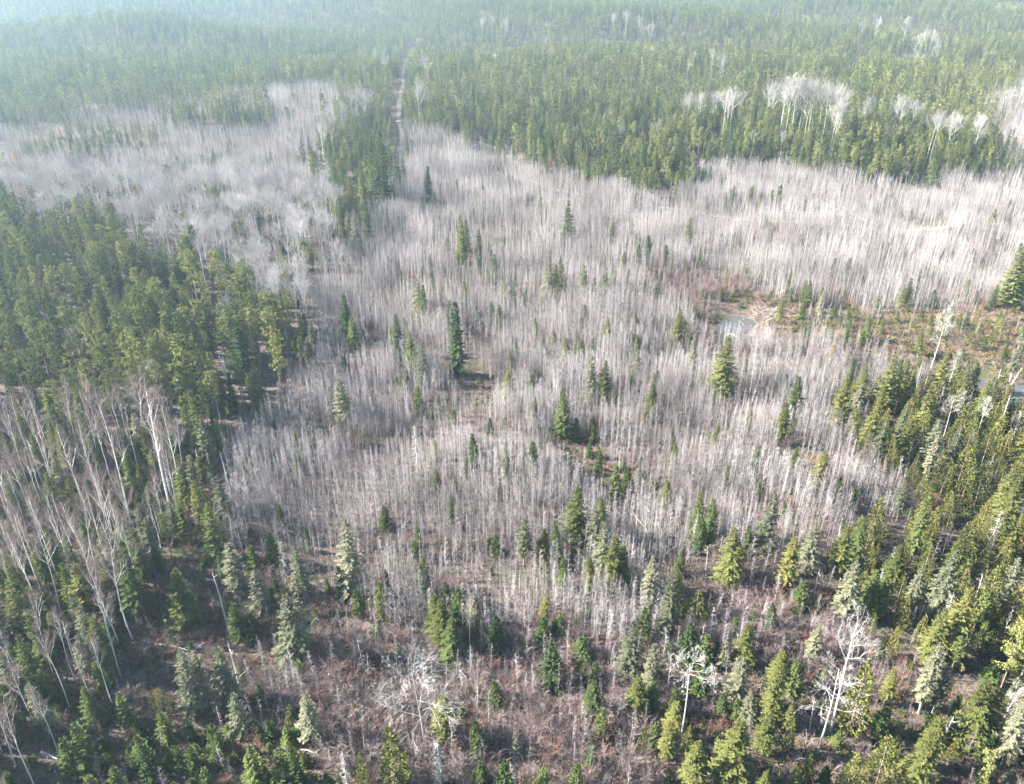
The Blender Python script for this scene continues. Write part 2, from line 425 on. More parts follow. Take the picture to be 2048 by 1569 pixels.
def gen_birch(seed, h=18.0, crown=0.45, bark_key='birch_bark', twig='birch_twig', limbs=11, spread=0.42, up=0.10, nchild=4, twig_n=7, tw_len=0.75, tw_r=0.010, forks=2, limb_len=0.26, r0=0.0085, limb_wood=None, els=(0.75, 1.15)):
    R = np.random.default_rng(seed)
    tr, cr = MB(), MB()
    ph = R.uniform(0, 6.28, 2); lean = R.normal(0, 0.03, 2) * h
    def axis(t): return np.array([0.012 * h * math.sin(3.5 * t + ph[0]) + lean[0] * t * t, 0.012 * h * math.sin(4 * t + ph[1]) + lean[1] * t * t, t * h])
    ft = crown + 0.08
    ts = np.linspace(0, 0.93, 9)
    pts = [axis(t) for t in ts]; off = pts[0].copy()
    pts = [p - off * (1 - 0) for p in pts]; pts[0] = pts[0] - Z * 0.4
    rad = [r0 * h * (1 - 0.85 * t) + 0.01 for t in ts]
    tr.tube(pts, rad, bark_key, 6)
    lw = limb_wood or bark_key
    for i in range(limbs):
        u = (i + R.uniform(0, 1)) / limbs
        t = crown + (0.92 - crown) * u
        p = axis(t) - off
        a = i * 2.4 + R.normal(0, 0.4)
        el = R.uniform(*els)
        d = horiz(a) * math.cos(el) + Z * math.sin(el)
        L = h * limb_len * (1.15 - 0.75 * u) * R.uniform(0.7, 1.2)
        big = i < forks
        grow(R, cr, p, d, L * (1.08 if big else 1), r0 * h * (0.46 if big else 0.34) * (1.1 - 0.6 * u), 2 if (big or L > 2.2) else 1, lw, twig, spread, up, nchild, twig_n, tw_len, tw_r)
    grow(R, cr, pts[-1], Z, h * 0.10, r0 * h * 0.2, 1, lw, twig, spread, up, nchild, twig_n, tw_len, tw_r)
    return tr, cr, h
def gen_sapling(seed, h=8.5, nb=34, bark_key='aspen_bark', twig='aspen_twig', first=0.22, sub=2, r0=0.055, bl=1.0):
    R = np.random.default_rng(seed)
    tr, cr = MB(), MB()
    lean = R.normal(0, 0.022, 2) * h; ph = R.uniform(0, 6, 2)
    def axis(t): return np.array([lean[0] * t * t + 0.06 * math.sin(5 * t + ph[0]) - 0.06 * math.sin(ph[0]), lean[1] * t * t + 0.06 * math.sin(6 * t + ph[1]) - 0.06 * math.sin(ph[1]), t * h])
    ts = np.linspace(0, 1, 5)
    pts = [axis(t) for t in ts]; pts[0] = pts[0] - Z * 0.3
    tr.tube(pts, [r0 * (1 - 0.88 * t) + 0.003 for t in ts], bark_key, 4)
    for i in range(nb):
        t = first + (0.99 - first) * ((i + R.uniform(0, 1)) / nb)
        a = R.uniform(0, 6.28)
        L = bl * (0.25 + 1.15 * (1 - t) ** 0.6 * min(1, (t - first) * 5 + 0.35)) * R.uniform(0.55, 1.2)
        el = R.uniform(0.45, 1.0)
        p = axis(t); d = horiz(a) * math.cos(el) + Z * math.sin(el)
        q = p + d * L
        cr.spike(p, q, 0.019, bark_key if i % 2 else twig)
        for k in range(sub):
            s = R.uniform(0.3, 0.95); pp = p + d * L * s
            cr.spike(pp, pp + unit(d + R.normal(0, 0.5, 3)) * L * R.uniform(0.35, 0.75), 0.012, twig)
    return tr, cr, h
def gen_shrub(seed, key='alder_twig', h=3.2, stems=13, nb=8, sub=2, spread=0.75, r=0.028, leaf=None, nl=0):
    R = np.random.default_rng(seed)
    tr, cr = MB(), MB()
    for i in range(stems):
        a = R.uniform(0, 6.28); o = horiz(a)
        hh = h * R.uniform(0.6, 1.05); out = spread * hh * R.uniform(0.15, 0.75)
        b = o * R.uniform(0, 0.3)
        m = b + o * out * 0.35 + Z * hh * 0.55; e = b + o * out + Z * hh + R.normal(0, 0.12, 3)
        tr.tube([b - Z * 0.25, m, e], [r, r * 0.75, 0.006], key, 3)
        for k in range(nb):
            s = R.uniform(0.3, 1.0)
            p = b + (m - b) * (s / 0.5) if s < 0.5 else m + (e - m) * ((s - 0.5) / 0.5)
            d = unit(o * R.uniform(-0.2, 0.8) + Z * R.uniform(0.3, 1.0) + R.normal(0, 0.45, 3)) * R.uniform(0.35, 0.95) * h / 3.2
            cr.spike(p, p + d, 0.013, key)
            for _ in range(sub):
                pp = p + d * R.uniform(0.3, 1)
                dd = unit(d + R.normal(0, 0.5, 3) * np.linalg.norm(d)) * R.uniform(0.2, 0.5) * h / 3.2
                cr.spike(pp, pp + dd, 0.009, key)
            for _ in range(nl):
                pp = p + d * R.uniform(0.2, 1.1)
                dd = unit(R.normal(0, 1, 3)) * 0.16
                cr.leaf(pp, dd, 0.07, unit(np.cross(dd, R.normal(0, 1, 3))), leaf)
    return tr, cr, h
def gen_dead_spruce(seed, h=12.0, r=1.5, whorls=26, key='grey_wood', lich=None, base=0.12, droop=0.45):
    R = np.random.default_rng(seed)
    tr, cr = MB(), MB()
    zs = np.linspace(0, h, 6)
    tr.tube([Z * z - (Z * 0.4 if z == 0 else 0) for z in zs], [0.010 * h * (1 - 0.92 * z / h) + 0.01 for z in zs], key, 5)
    for w in range(whorls):
        t = base + (0.98 - base) * (w + R.uniform(-0.3, 0.3)) / whorls
        for b in range(R.integers(3, 6)):
            a = R.uniform(0, 6.28); o = horiz(a)
            L = (r * (1 - t) ** 0.75 + 0.15) * R.uniform(0.4, 1.15)
            p = Z * t * h; e = p + o * L - Z * L * droop * R.uniform(0.3, 1.2)
            cr.spike(p, e, 0.03, key)
            for k in range(5):
                s = R.uniform(0.3, 1); q = p + (e - p) * s
                d = unit(o + R.normal(0, 0.7, 3) - Z * 0.35) * R.uniform(0.2, 0.55)
                cr.spike(q, q + d, 0.016, key)
                if lich and R.random() < 0.5:
                    d = (o * 0.2 - Z * 0.3) * R.uniform(0.7, 1.3)
                    cr.leaf(q, d, 0.05, unit(np.cross(d, R.normal(0, 1, 3))), lich)
    return tr, cr, h
def gen_snag(seed, h=9.0, key='bleached', stubs=9, r=0.15):
    R = np.random.default_rng(seed)
    tr, cr = MB(), MB()
    ts = np.linspace(0, 1, 6)
    pts = [np.array([0.25 * math.sin(2 * t + seed) - 0.25 * math.sin(seed), 0.2 * t * t, t * h]) for t in ts]; pts[0] = pts[0] - Z * 0.4
    tr.tube(pts, [r * (1 - 0.55 * t) for t in ts], key, 6, True)
    for k in range(3):                                            # splintered top
        a = R.uniform(0, 6.28); tr.spike(pts[-1] + horiz(a) * r * 0.25 - Z * 0.1, pts[-1] + horiz(a) * r * 0.3 + Z * R.uniform(0.3, 0.8), r * 0.2, key)
    for k in range(stubs):
        t = R.uniform(0.3, 0.97); a = R.uniform(0, 6.28)
        i = min(4, int(t * 5)); p = pts[i] + (pts[i + 1] - pts[i]) * (t * 5 - i)
        d = horiz(a) * R.uniform(0.4, 1.5) + Z * R.uniform(0.1, 0.9)
        cr.spike(p, p + d, 0.04, key)
        for _ in range(3): cr.spike(p + d * 0.6, p + d * 0.6 + unit(d + R.normal(0, 0.6, 3)) * 0.5, 0.018, key)
    return tr, cr, h
def gen_leafy(seed, leaf, h=6.0, n=260):
    tr, cr, h = gen_sapling(seed, h, 22, 'aspen_bark', 'aspen_twig', 0.3, 1)
    R = np.random.default_rng(seed + 999)
    for k in range(n):
        t = R.uniform(0.4, 1.02); rad = 0.85 * (1.08 - t) ** 0.5 * math.sqrt(R.random()); a = R.uniform(0, 6.28)
        d = unit(R.normal(0, 1, 3)) * 0.22
        cr.leaf(horiz(a) * rad + Z * t * h, d, 0.09, unit(np.cross(d, R.normal(0, 1, 3))), leaf)
    return tr, cr, h

def gen_bleached(seed, h, crown, limbs, limb_len, el, depth=2, key='bleached', r0=0.012, spread=0.6, up=0.06, bare=0.0, nchild=4, lean=0.0, tw=6):
    R = np.random.default_rng(seed)
    tr, cr = MB(), MB()
    def axis(t): return np.array([0.012 * h * math.sin(3 * t + seed) - 0.012 * h * math.sin(seed) + lean * t * h, 0.01 * h * math.sin(4 * t), t * h])
    ts = np.linspace(0, 0.95, 10)
    pts = [axis(t) for t in ts]; pts[0] = pts[0] - Z * 0.4
    tr.tube(pts, [r0 * h * (1 - 0.78 * t) for t in ts], key, 7)
    for i in range(limbs):
        u = (i + R.uniform(0, 1)) / limbs
        t = crown + (0.95 - crown) * u
        a = i * 2.4 + R.normal(0, 0.3); e = el + 0.5 * u + R.normal(0, 0.15)
        d = horiz(a) * math.cos(e) + Z * math.sin(e)
        grow(R, cr, axis(t), d, h * limb_len * (1.1 - 0.5 * u) * R.uniform(0.75, 1.2), r0 * h * 0.20 * (1.1 - 0.5 * u), depth, key, key, spread, up, nchild, tw, 0.5, 0.012)
    for k in range(5):
        t = R.uniform(0.35, max(0.4, crown)); a = R.uniform(0, 6.28); d = horiz(a) * R.uniform(0.4, 1.4) + Z * R.uniform(-0.2, 0.6)
        tr.spike(axis(t), axis(t) + d, 0.05, key)
    return tr, cr, h
# variants: SPEC[kind] = list of (builder, tag); LOD 0 = near, 1 = middle, 2 = far
SPEC = {
 'spruce': [(lambda l, s=s, k=k, r=r, th=th, dr=dr: gen_spruce(s, k, 14.0, r, (33, 23, 15)[l], (8, 7, 5)[l], (8, 5, 2)[l], (0.05, 0.16, 0.04, 0.12, 0.24, 0.06, 0.20, 0.06)[s - 1], th, (0.72, 0.6, 0.85, 0.7, 0.55, 0.8, 0.62, 0.78)[s - 1], dr, 'dark_bark' if k != 'lichen' else 'grey_wood', (0.82, 1.2, 2.2)[l]), k)
            for s, k, r, th, dr in ((1, 'spruce', 2.0, .03, 1), (2, 'spruce', 1.7, .06, 1.1), (3, 'spruce', 2.4, .03, .9), (4, 'lichen', 2.1, .16, 1.3), (5, 'lichen', 1.8, .24, 1.4), (6, 'lichen', 2.4, .16, 1.2), (7, 'olive', 2.0, .05, 1), (8, 'olive', 2.4, .05, 1))],
 'fir': [(lambda l, s=s, r=r: gen_spruce(s, 'fir', 5.0, r, (18, 14, 10)[l], (8, 6, 5)[l], (6, 4, 2)[l], 0.03, 0.05, 0.8, 0.4, 'dark_bark', (0.85, 1.3, 2.1)[l]), 'fir') for s, r in ((21, 1.25), (22, 1.05), (23, 1.4), (24, 1.15))],
 'pine': [(lambda l, s=s, r=r, c=c: gen_pine(s, 'pine', 16.0, r, c, (36, 24, 14)[l], (9, 7, 4)[l], (11, 8, 5)[l], (0.38, 0.54, 0.9)[l]), 'pine') for s, r, c in ((31, 2.4, .36), (32, 2.0, .44), (33, 2.8, .34), (34, 1.8, .46), (35, 2.5, .52))],
 'cedar': [(lambda l, s=s, r=r: gen_cedar(s, 'cedar', 9.0, r, (1100, 480, 170)[l], (0.40, 0.55, 0.85)[l]), 'cedar') for s, r in ((41, 1.6), (42, 1.9), (43, 1.35), (44, 2.2))],
 'birch': [(lambda l, s=s, c=c: gen_birch(s, 18.0, c, 'birch_bark', 'birch_twig', (12, 9, 7)[l], 0.34, 0.12, (4, 4, 3)[l], (8, 6, 4)[l], (0.8, 0.9, 1.1)[l], (0.011, 0.017, 0.03)[l], 2, 0.155, 0.0052, None, (0.95, 1.3)), 'birch') for s, c in ((51, .42), (52, .5), (53, .38), (54, .55), (55, .46))],
 'poplar': [(lambda l, s=s, c=c: gen_birch(s, 18.0, c, 'poplar_bark', 'poplar_twig', (13, 10, 8)[l], 0.55, 0.08, (5, 4, 3)[l], (9, 6, 5)[l], (0.7, 0.9, 1.1)[l], (0.009, 0.016, 0.024)[l], 3, 0.21, 0.0062), 'poplar') for s, c in ((61, .5), (62, .58), (63, .45), (64, .62))],
 'sapling': [(lambda l, s=s, h=h, n=n: gen_sapling(s, h, (n, n * 2 // 3, n // 3)[l], first=0.18 + 0.02 * (s % 9), sub=(3, 2, 1)[l], r0=(0.028, 0.035, 0.046)[l], bl=0.8 + 0.06 * (s % 6)), 'sapling') for s, h, n in ((71, 8.5, 46), (72, 8.5, 38), (73, 8.5, 52), (74, 8.5, 32), (75, 8.5, 46), (76, 8.5, 54), (77, 8.5, 28), (78, 8.5, 40))],
 'alder': [(lambda l, s=s, k=k, st=st: gen_shrub(s, k, 3.2, (st, st * 2 // 3, st // 2)[l], (8, 6, 4)[l], (2, 1, 1)[l], r=(0.026, 0.034, 0.05)[l]), k) for s, k, st in ((81, 'alder_twig', 13), (82, 'alder_twig', 16), (83, 'alder_twig', 10), (84, 'red_twig', 13), (85, 'alder_twig', 14))],
 'brush': [(lambda l, s=s, k=k, lf=lf: gen_shrub(s, k, 0.9, 12, 5, 1, 1.3, 0.012, lf, 4 if lf else 0), k) for s, k, lf in ((86, 'alder_twig', None), (87, 'straw', None), (88, 'red_twig', None), (89, 'aspen_twig', None), (90, 'alder_twig', None), (91, 'alder_twig', 'fir'), (92, 'straw', 'pale_leaf'))],
 'dead_spruce': [(lambda l, s=s: gen_dead_spruce(s, 12.0, 1.5, 26, 'grey_wood', 'lichen'), 'dead') for s in (91, 92, 93)],
 'snag': [(lambda l, s=s, k=k, n=n: gen_snag(s, 9.0, k, n), 'snag') for s, k, n in ((101, 'bleached', 4), (102, 'bleached', 9), (103, 'grey_wood', 14))],
 'bleached': [(lambda l, a=a: gen_bleached(*a), 'bleached') for a in ((121, 25.0, .58, 12, .15, .6, 2, 'bleached', 0.009), (122, 20.0, .48, 14, .17, .05, 2, 'bleached', 0.0095, 0.65, 0.0), (123, 17.0, .82, 10, .15, .15, 2, 'bleached', 0.008, 0.6, 0.05),
     (124, 15.0, .30, 15, .34, .45, 2, 'grey_wood', 0.010, 0.6, 0.03, 0, 5, 0.05, 8), (125, 18.0, .62, 12, .13, .75, 2, 'bleached', 0.007), (126, 12.0, .30, 10, .24, .85, 2, 'bleached', 0.008))],
 'yellow_sapling': [(lambda l, s=s: gen_leafy(s, 'yellow', 6.0), 'yellow') for s in (111, 112)],
 'orange_sapling': [(lambda l, s=s: gen_leafy(s, 'orange', 5.0), 'orange') for s in (113, 114)],
 'pale_sapling': [(lambda l, s=s: gen_leafy(s, 'pale_leaf', 6.0), 'pale') for s in (115, 116)],
}
NAMES = {'brush': 'low_brush', 'bleached': 'bleached_aspen', 'spruce': 'spruce_tree', 'fir': 'fir_tree', 'pine': 'pine_tree', 'cedar': 'cedar_tree', 'birch': 'birch_tree', 'poplar': 'poplar_tree', 'sapling': 'aspen_sapling',
         'alder': 'alder_shrub', 'dead_spruce': 'dead_spruce', 'snag': 'tree_snag', 'yellow_sapling': 'leafy_sapling', 'orange_sapling': 'leafy_sapling', 'pale_sapling': 'leafy_sapling'}
CATS = {'brush': 'brush', 'bleached': 'dead tree', 'spruce': 'spruce', 'fir': 'fir', 'pine': 'pine', 'cedar': 'cedar', 'birch': 'birch', 'poplar': 'poplar', 'sapling': 'aspen', 'alder': 'shrub', 'dead_spruce': 'dead tree', 'snag': 'snag',
        'yellow_sapling': 'sapling', 'orange_sapling': 'sapling', 'pale_sapling': 'sapling'}
_cache = {}
def variant(kind, vi, lod):
    k = (kind, vi, lod)
    if k not in _cache: _cache[k] = SPEC[kind][vi][0](lod)
    return _cache[k]
_parts = {}
def part_meshes(kind, vi):
    if (kind, vi) not in _parts:
        tr, cr, h = variant(kind, vi, 0)
        _parts[(kind, vi)] = (tr.mesh(NAMES[kind] + '_trunk'), cr.mesh(NAMES[kind] + '_crown'), h)
    return _parts[(kind, vi)]
_joined = {}
def joined_object(kind, vi, lod):
    if kind in ('dead_spruce', 'snag', 'yellow_sapling', 'orange_sapling', 'pale_sapling', 'bleached', 'brush'): lod = 0
    k = (kind, vi, lod)
    if k not in _joined:
        tr, cr, h = variant(kind, vi, lod)
        mb = MB().join(tr).join(cr)
        o = bpy.data.objects.new('source_%s' % NAMES[kind], mb.mesh(NAMES[kind]))
        _joined[k] = (o, h)
    return _joined[k]

# ------------------------------------------------------------------ stands: outlines of the ground they grow on
def polymask(px, py, poly):
    inside = np.zeros(px.shape, bool)
    n = len(poly)
    for i in range(n):
        x1, y1 = poly[i]; x2, y2 = poly[(i + 1) % n]
        if y1 == y2: continue
        c = (y1 > py) != (y2 > py)
        inside ^= c & (px < (x2 - x1) * (py - y1) / (y2 - y1) + x1)
    return inside
STANDS = [
 ('aspen', [(785, 262), (850, 268), (905, 285), (950, 305), (1010, 325), (1100, 350), (1180, 378), (1240, 398), (1330, 402), (1380, 392), (1400, 350), (1500, 338), (1640, 358), (1760, 376), (1900, 372), (2080, 350), (2400, 340),
            (2400, 790), (1760, 800), (1700, 830), (1720, 900), (1790, 980), (1800, 1060), (1660, 1100), (1520, 1120), (1420, 1130), (1330, 1190), (1270, 1290), (1000, 1300), (860, 1270), (700, 1220), (560, 1150), (440, 1080),
            (430, 1000), (470, 920), (520, 850), (580, 800), (640, 720), (640, 560), (690, 490), (740, 430), (775, 350)]),
 ('aspen', [(-500, 300), (-200, 280), (60, 262), (200, 238), (330, 216), (440, 200), (560, 184), (660, 172), (705, 186), (690, 235), (660, 290), (640, 350), (660, 420), (560, 410), (350, 405), (150, 395), (0, 385), (-500, 390)]),
 ('aspen', [(1975, 205), (2048, 165), (2400, 130), (2400, 345), (2020, 345), (1985, 290)]),
 ('aspen', [(1770, 118), (1850, 108), (1860, 140), (1800, 150)]),
 ('conifer', [(330, 236), (400, 222), (540, 222), (560, 250), (470, 275), (360, 262)]),
 ('mixed', [(30, 262), (200, 248), (320, 262), (330, 312), (200, 330), (60, 330)]),
 ('poplar', [(-500, 380), (0, 388), (200, 395), (420, 395), (560, 400), (670, 430), (690, 500), (645, 600), (625, 700), (560, 690), (470, 610), (340, 545), (200, 490), (60, 462), (-500, 440)]),
 ('spruce', [(700, 200), (770, 205), (782, 270), (785, 300), (790, 380), (770, 425), (740, 430), (690, 470), (655, 430), (690, 350), (690, 280)]),
 ('pine', [(-500, 445), (0, 458), (200, 494), (330, 545), (450, 612), (530, 690), (590, 750), (560, 800), (500, 845), (440, 850), (420, 800), (330, 872), (200, 872), (0, 862), (-500, 862)]),
 ('edge', [(560, 690), (640, 680), (640, 730), (590, 800), (520, 860), (470, 930), (440, 1000), (440, 1090), (390, 1130), (380, 1060), (400, 960), (430, 850), (500, 840), (570, 790)]),
 ('birch', [(-500, 862), (330, 872), (405, 860), (400, 960), (378, 1080), (320, 1150), (285, 1220), (262, 1300), (215, 1400), (140, 1470), (90, 1600), (-100, 1900), (-900, 1900)]),
 ('hollow', [(330, 1140), (430, 1085), (520, 1140), (560, 1230), (540, 1350), (470, 1430), (380, 1440), (320, 1390), (230, 1410), (265, 1300), (290, 1220)]),
 ('young_fir', [(140, 1470), (230, 1410), (320, 1390), (380, 1440), (470, 1440), (580, 1480), (660, 1530), (660, 1900), (-100, 1900), (90, 1600)]),
 ('alder', [(430, 1075), (560, 1150), (700, 1222), (860, 1272), (1000, 1302), (1270, 1292), (1340, 1200), (1420, 1135), (1520, 1122), (1640, 1150), (1660, 1240), (1780, 1330), (1900, 1380), (1780, 1420), (1500, 1330), (1340, 1330), (1260, 1420), (1280, 1900), (640, 1900), (640, 1500), (560, 1460), (470, 1430), (540, 1350), (560, 1230), (500, 1130)]),
 ('cedar', [(1690, 800), (1780, 790), (1900, 770), (2000, 770), (2400, 770), (2400, 1385), (1960, 1370), (1780, 1310), (1680, 1240), (1630, 1160), (1650, 1100), (1790, 1060), (1800, 1000), (1740, 930), (1705, 870)]),
 ('mixed', [(1340, 1330), (1500, 1335), (1640, 1400), (1780, 1425), (1900, 1390), (2400, 1385), (2400, 1900), (1270, 1900), (1265, 1420)]),
 ('swamp', [(1390, 615), (1420, 590), (1500, 588), (1590, 612), (1700, 625), (1820, 622), (1950, 612), (2400, 625), (2400, 770), (1980, 776), (1880, 770), (1800, 745), (1720, 716), (1640, 695), (1540, 690), (1480, 700), (1400, 690), (1370, 660)]),
 ('alder', [(1290, 545), (1400, 530), (1470, 560), (1450, 600), (1400, 640), (1350, 620), (1290, 590)]),
 ('opening', [(1090, 880), (1160, 870), (1230, 925), (1290, 990), (1280, 1030), (1200, 1010), (1130, 960)]),
 ('opening', [(900, 725), (945, 720), (990, 800), (960, 850), (920, 800)]),
 ('opening', [(940, 285), (1000, 288), (1010, 320), (960, 312)]),
]
SID = {'conifer': 0, 'aspen': 1, 'mixed': 2, 'poplar': 3, 'spruce': 4, 'pine': 5, 'edge': 6, 'birch': 7, 'hollow': 8, 'young_fir': 9, 'alder': 10, 'cedar': 11, 'swamp': 12, 'opening': 13}
ROAD = [(840, 84), (828, 96), (815, 118), (808, 140), (806, 165), (802, 185), (799, 205), (798, 225), (797, 248), (797, 268)]
TRAIL = [(950, 328), (1050, 362), (1150, 388), (1260, 408), (1400, 428), (1560, 443), (1700, 453), (1850, 460), (2048, 470), (2260, 482)]
road_pts = np.array([ground(*p)[:2] for p in ROAD]); trail_pts = np.array([ground(*p)[:2] for p in TRAIL])
def smooth(pts, n=12):
    out = []
    for i in range(len(pts) - 1):
        p0, p1, p2, p3 = pts[max(i - 1, 0)], pts[i], pts[i + 1], pts[min(i + 2, len(pts) - 1)]
        for k in range(n):
            t = k / n
            out.append(0.5 * ((2 * p1) + (p2 - p0) * t + (2 * p0 - 5 * p1 + 4 * p2 - p3) * t * t + (-p0 + 3 * p1 - 3 * p2 + p3) * t ** 3))
    out.append(pts[-1])
    return np.array(out)
road_s, trail_s = smooth(road_pts), smooth(trail_pts)
def dist_to(x, y, line):
    d = np.full(np.shape(x), 1e9)
    for i in range(len(line) - 1):
        a, b = line[i], line[i + 1]; v = b - a; L2 = v @ v + 1e-9
        t = np.clip(((x - a[0]) * v[0] + (y - a[1]) * v[1]) / L2, 0, 1)
        d = np.minimum(d, np.hypot(x - a[0] - t * v[0], y - a[1] - t * v[1]))
    return d
def stand_of(x, y, z):
    jx, jy = 2.2 * n_edge(x, y) + 1.2 * n_edge2(x, y), 2.2 * n_edge(x + 900, y) + 1.2 * n_edge2(x, y + 700)
    k = np.clip(np.hypot(x, y) / 220, 0.7, 3)
    px, py = project(x + jx * k, y + jy * k, z)
    s = np.zeros(x.shape, int)
    for name, poly in STANDS: s[polymask(px, py, poly)] = SID[name]
    return s

# ------------------------------------------------------------------ ground, road, trail, ponds
def link(name, me, parent=None, kind=None, label=None, cat=None, group=None):
    o = bpy.data.objects.new(name, me); col.objects.link(o)
    if parent: o.parent = parent
    if kind: o['kind'] = kind
    if label: o['label'] = label
    if cat: o['category'] = cat
    if group: o['group'] = group
    return o
gx = np.sinh(np.linspace(-4.6, 4.6, 281)) / math.sinh(4.6) * 7000
gy = np.concatenate([np.linspace(-400, 40, 12)[:-1], np.linspace(40, 420, 150)[:-1], 420 + (np.expm1(np.linspace(0, 3.6, 150)) / math.expm1(3.6)) * 8500])
X, Y = np.meshgrid(gx, gy)
ZZ = terrain(X, Y)
nx, ny = len(gx), len(gy)
me = bpy.data.meshes.new('ground')
idx = np.arange(nx * ny).reshape(ny, nx)
quads = np.stack([idx[:-1, :-1], idx[:-1, 1:], idx[1:, 1:], idx[1:, :-1]], -1).reshape(-1, 4)
me.from_pydata(np.stack([X, Y, ZZ], -1).reshape(-1, 3).tolist(), [], quads.tolist())
me.polygons.foreach_set('use_smooth', np.ones(len(quads), bool))
me.materials.append(M['ground'])
link('ground', me, kind='structure', label='brown leaf-littered forest floor', cat='ground')
def strip(name, line, width, lift, key, label, cat, wob=0.6, parent=None):
    v, f = [], []
    R = np.random.default_rng(len(name))
    n = len(line); K = 6
    for i in range(n):
        d = line[min(i + 1, n - 1)] - line[max(i - 1, 0)]; d = d / np.linalg.norm(d); s = np.array([-d[1], d[0]])
        wl, wr = width / 2 + R.normal(0, wob * 0.3), width / 2 + R.normal(0, wob * 0.3)
        for k in range(K + 1):
            p = line[i] + s * (-wl + (wl + wr) * k / K)
            v.append((p[0], p[1], float(terrain(p[0], p[1])) + lift))
    for i in range(n - 1):
        for k in range(K):
            a = i * (K + 1) + k; f.append((a, a + 1, a + K + 2, a + K + 1))
    me = bpy.data.meshes.new(name); me.from_pydata(v, [], f); me.materials.append(M[key])
    if parent: return link(name, me, parent)
    return link(name, me, kind='structure', label=label, cat=cat)
strip('road_verge', road_s, 6.5, 0.30, 'verge', 'reddish-brown grassy verge of the forest road', 'verge')
strip('forest_road', road_s, 2.6, 0.42, 'road', 'pale gravel forest road running through the conifers', 'road')
strip('trail', trail_s, 2.2, 0.20, 'trail', 'sandy trail crossing the bare aspen stand', 'trail', 2.2)
def pond(outline, label, centre):
    level = float(terrain(centre[0], centre[1])) + 0.40
    pts = [ground(*p)[:2] for p in outline]
    v = [(centre[0], centre[1], level)] + [(a, b, level) for a, b in pts]
    n = len(pts)
    me = bpy.data.meshes.new('pond'); me.from_pydata(v, [], [(0, 1 + i, 1 + (i + 1) % n) for i in range(n)]); me.materials.append(M['water'])
    link('pond', me, kind='structure', label=label, cat='pond')
pond([(1436, 632), (1458, 610), (1490, 606), (1514, 618), (1512, 645), (1496, 662), (1480, 676), (1474, 694), (1452, 694), (1448, 672), (1436, 655)], 'grey beaver pond below the heap of pale sticks', PONDS[0])
pond([(1872, 738), (1902, 716), (1940, 710), (1980, 718), (1995, 742), (1975, 784), (1930, 778), (1892, 756)], 'grey pond behind the bleached poplars', PONDS[3])
pond([(2000, 802), (2026, 770), (2072, 765), (2095, 800), (2040, 826)], 'small pond behind the cedars', PONDS[5])

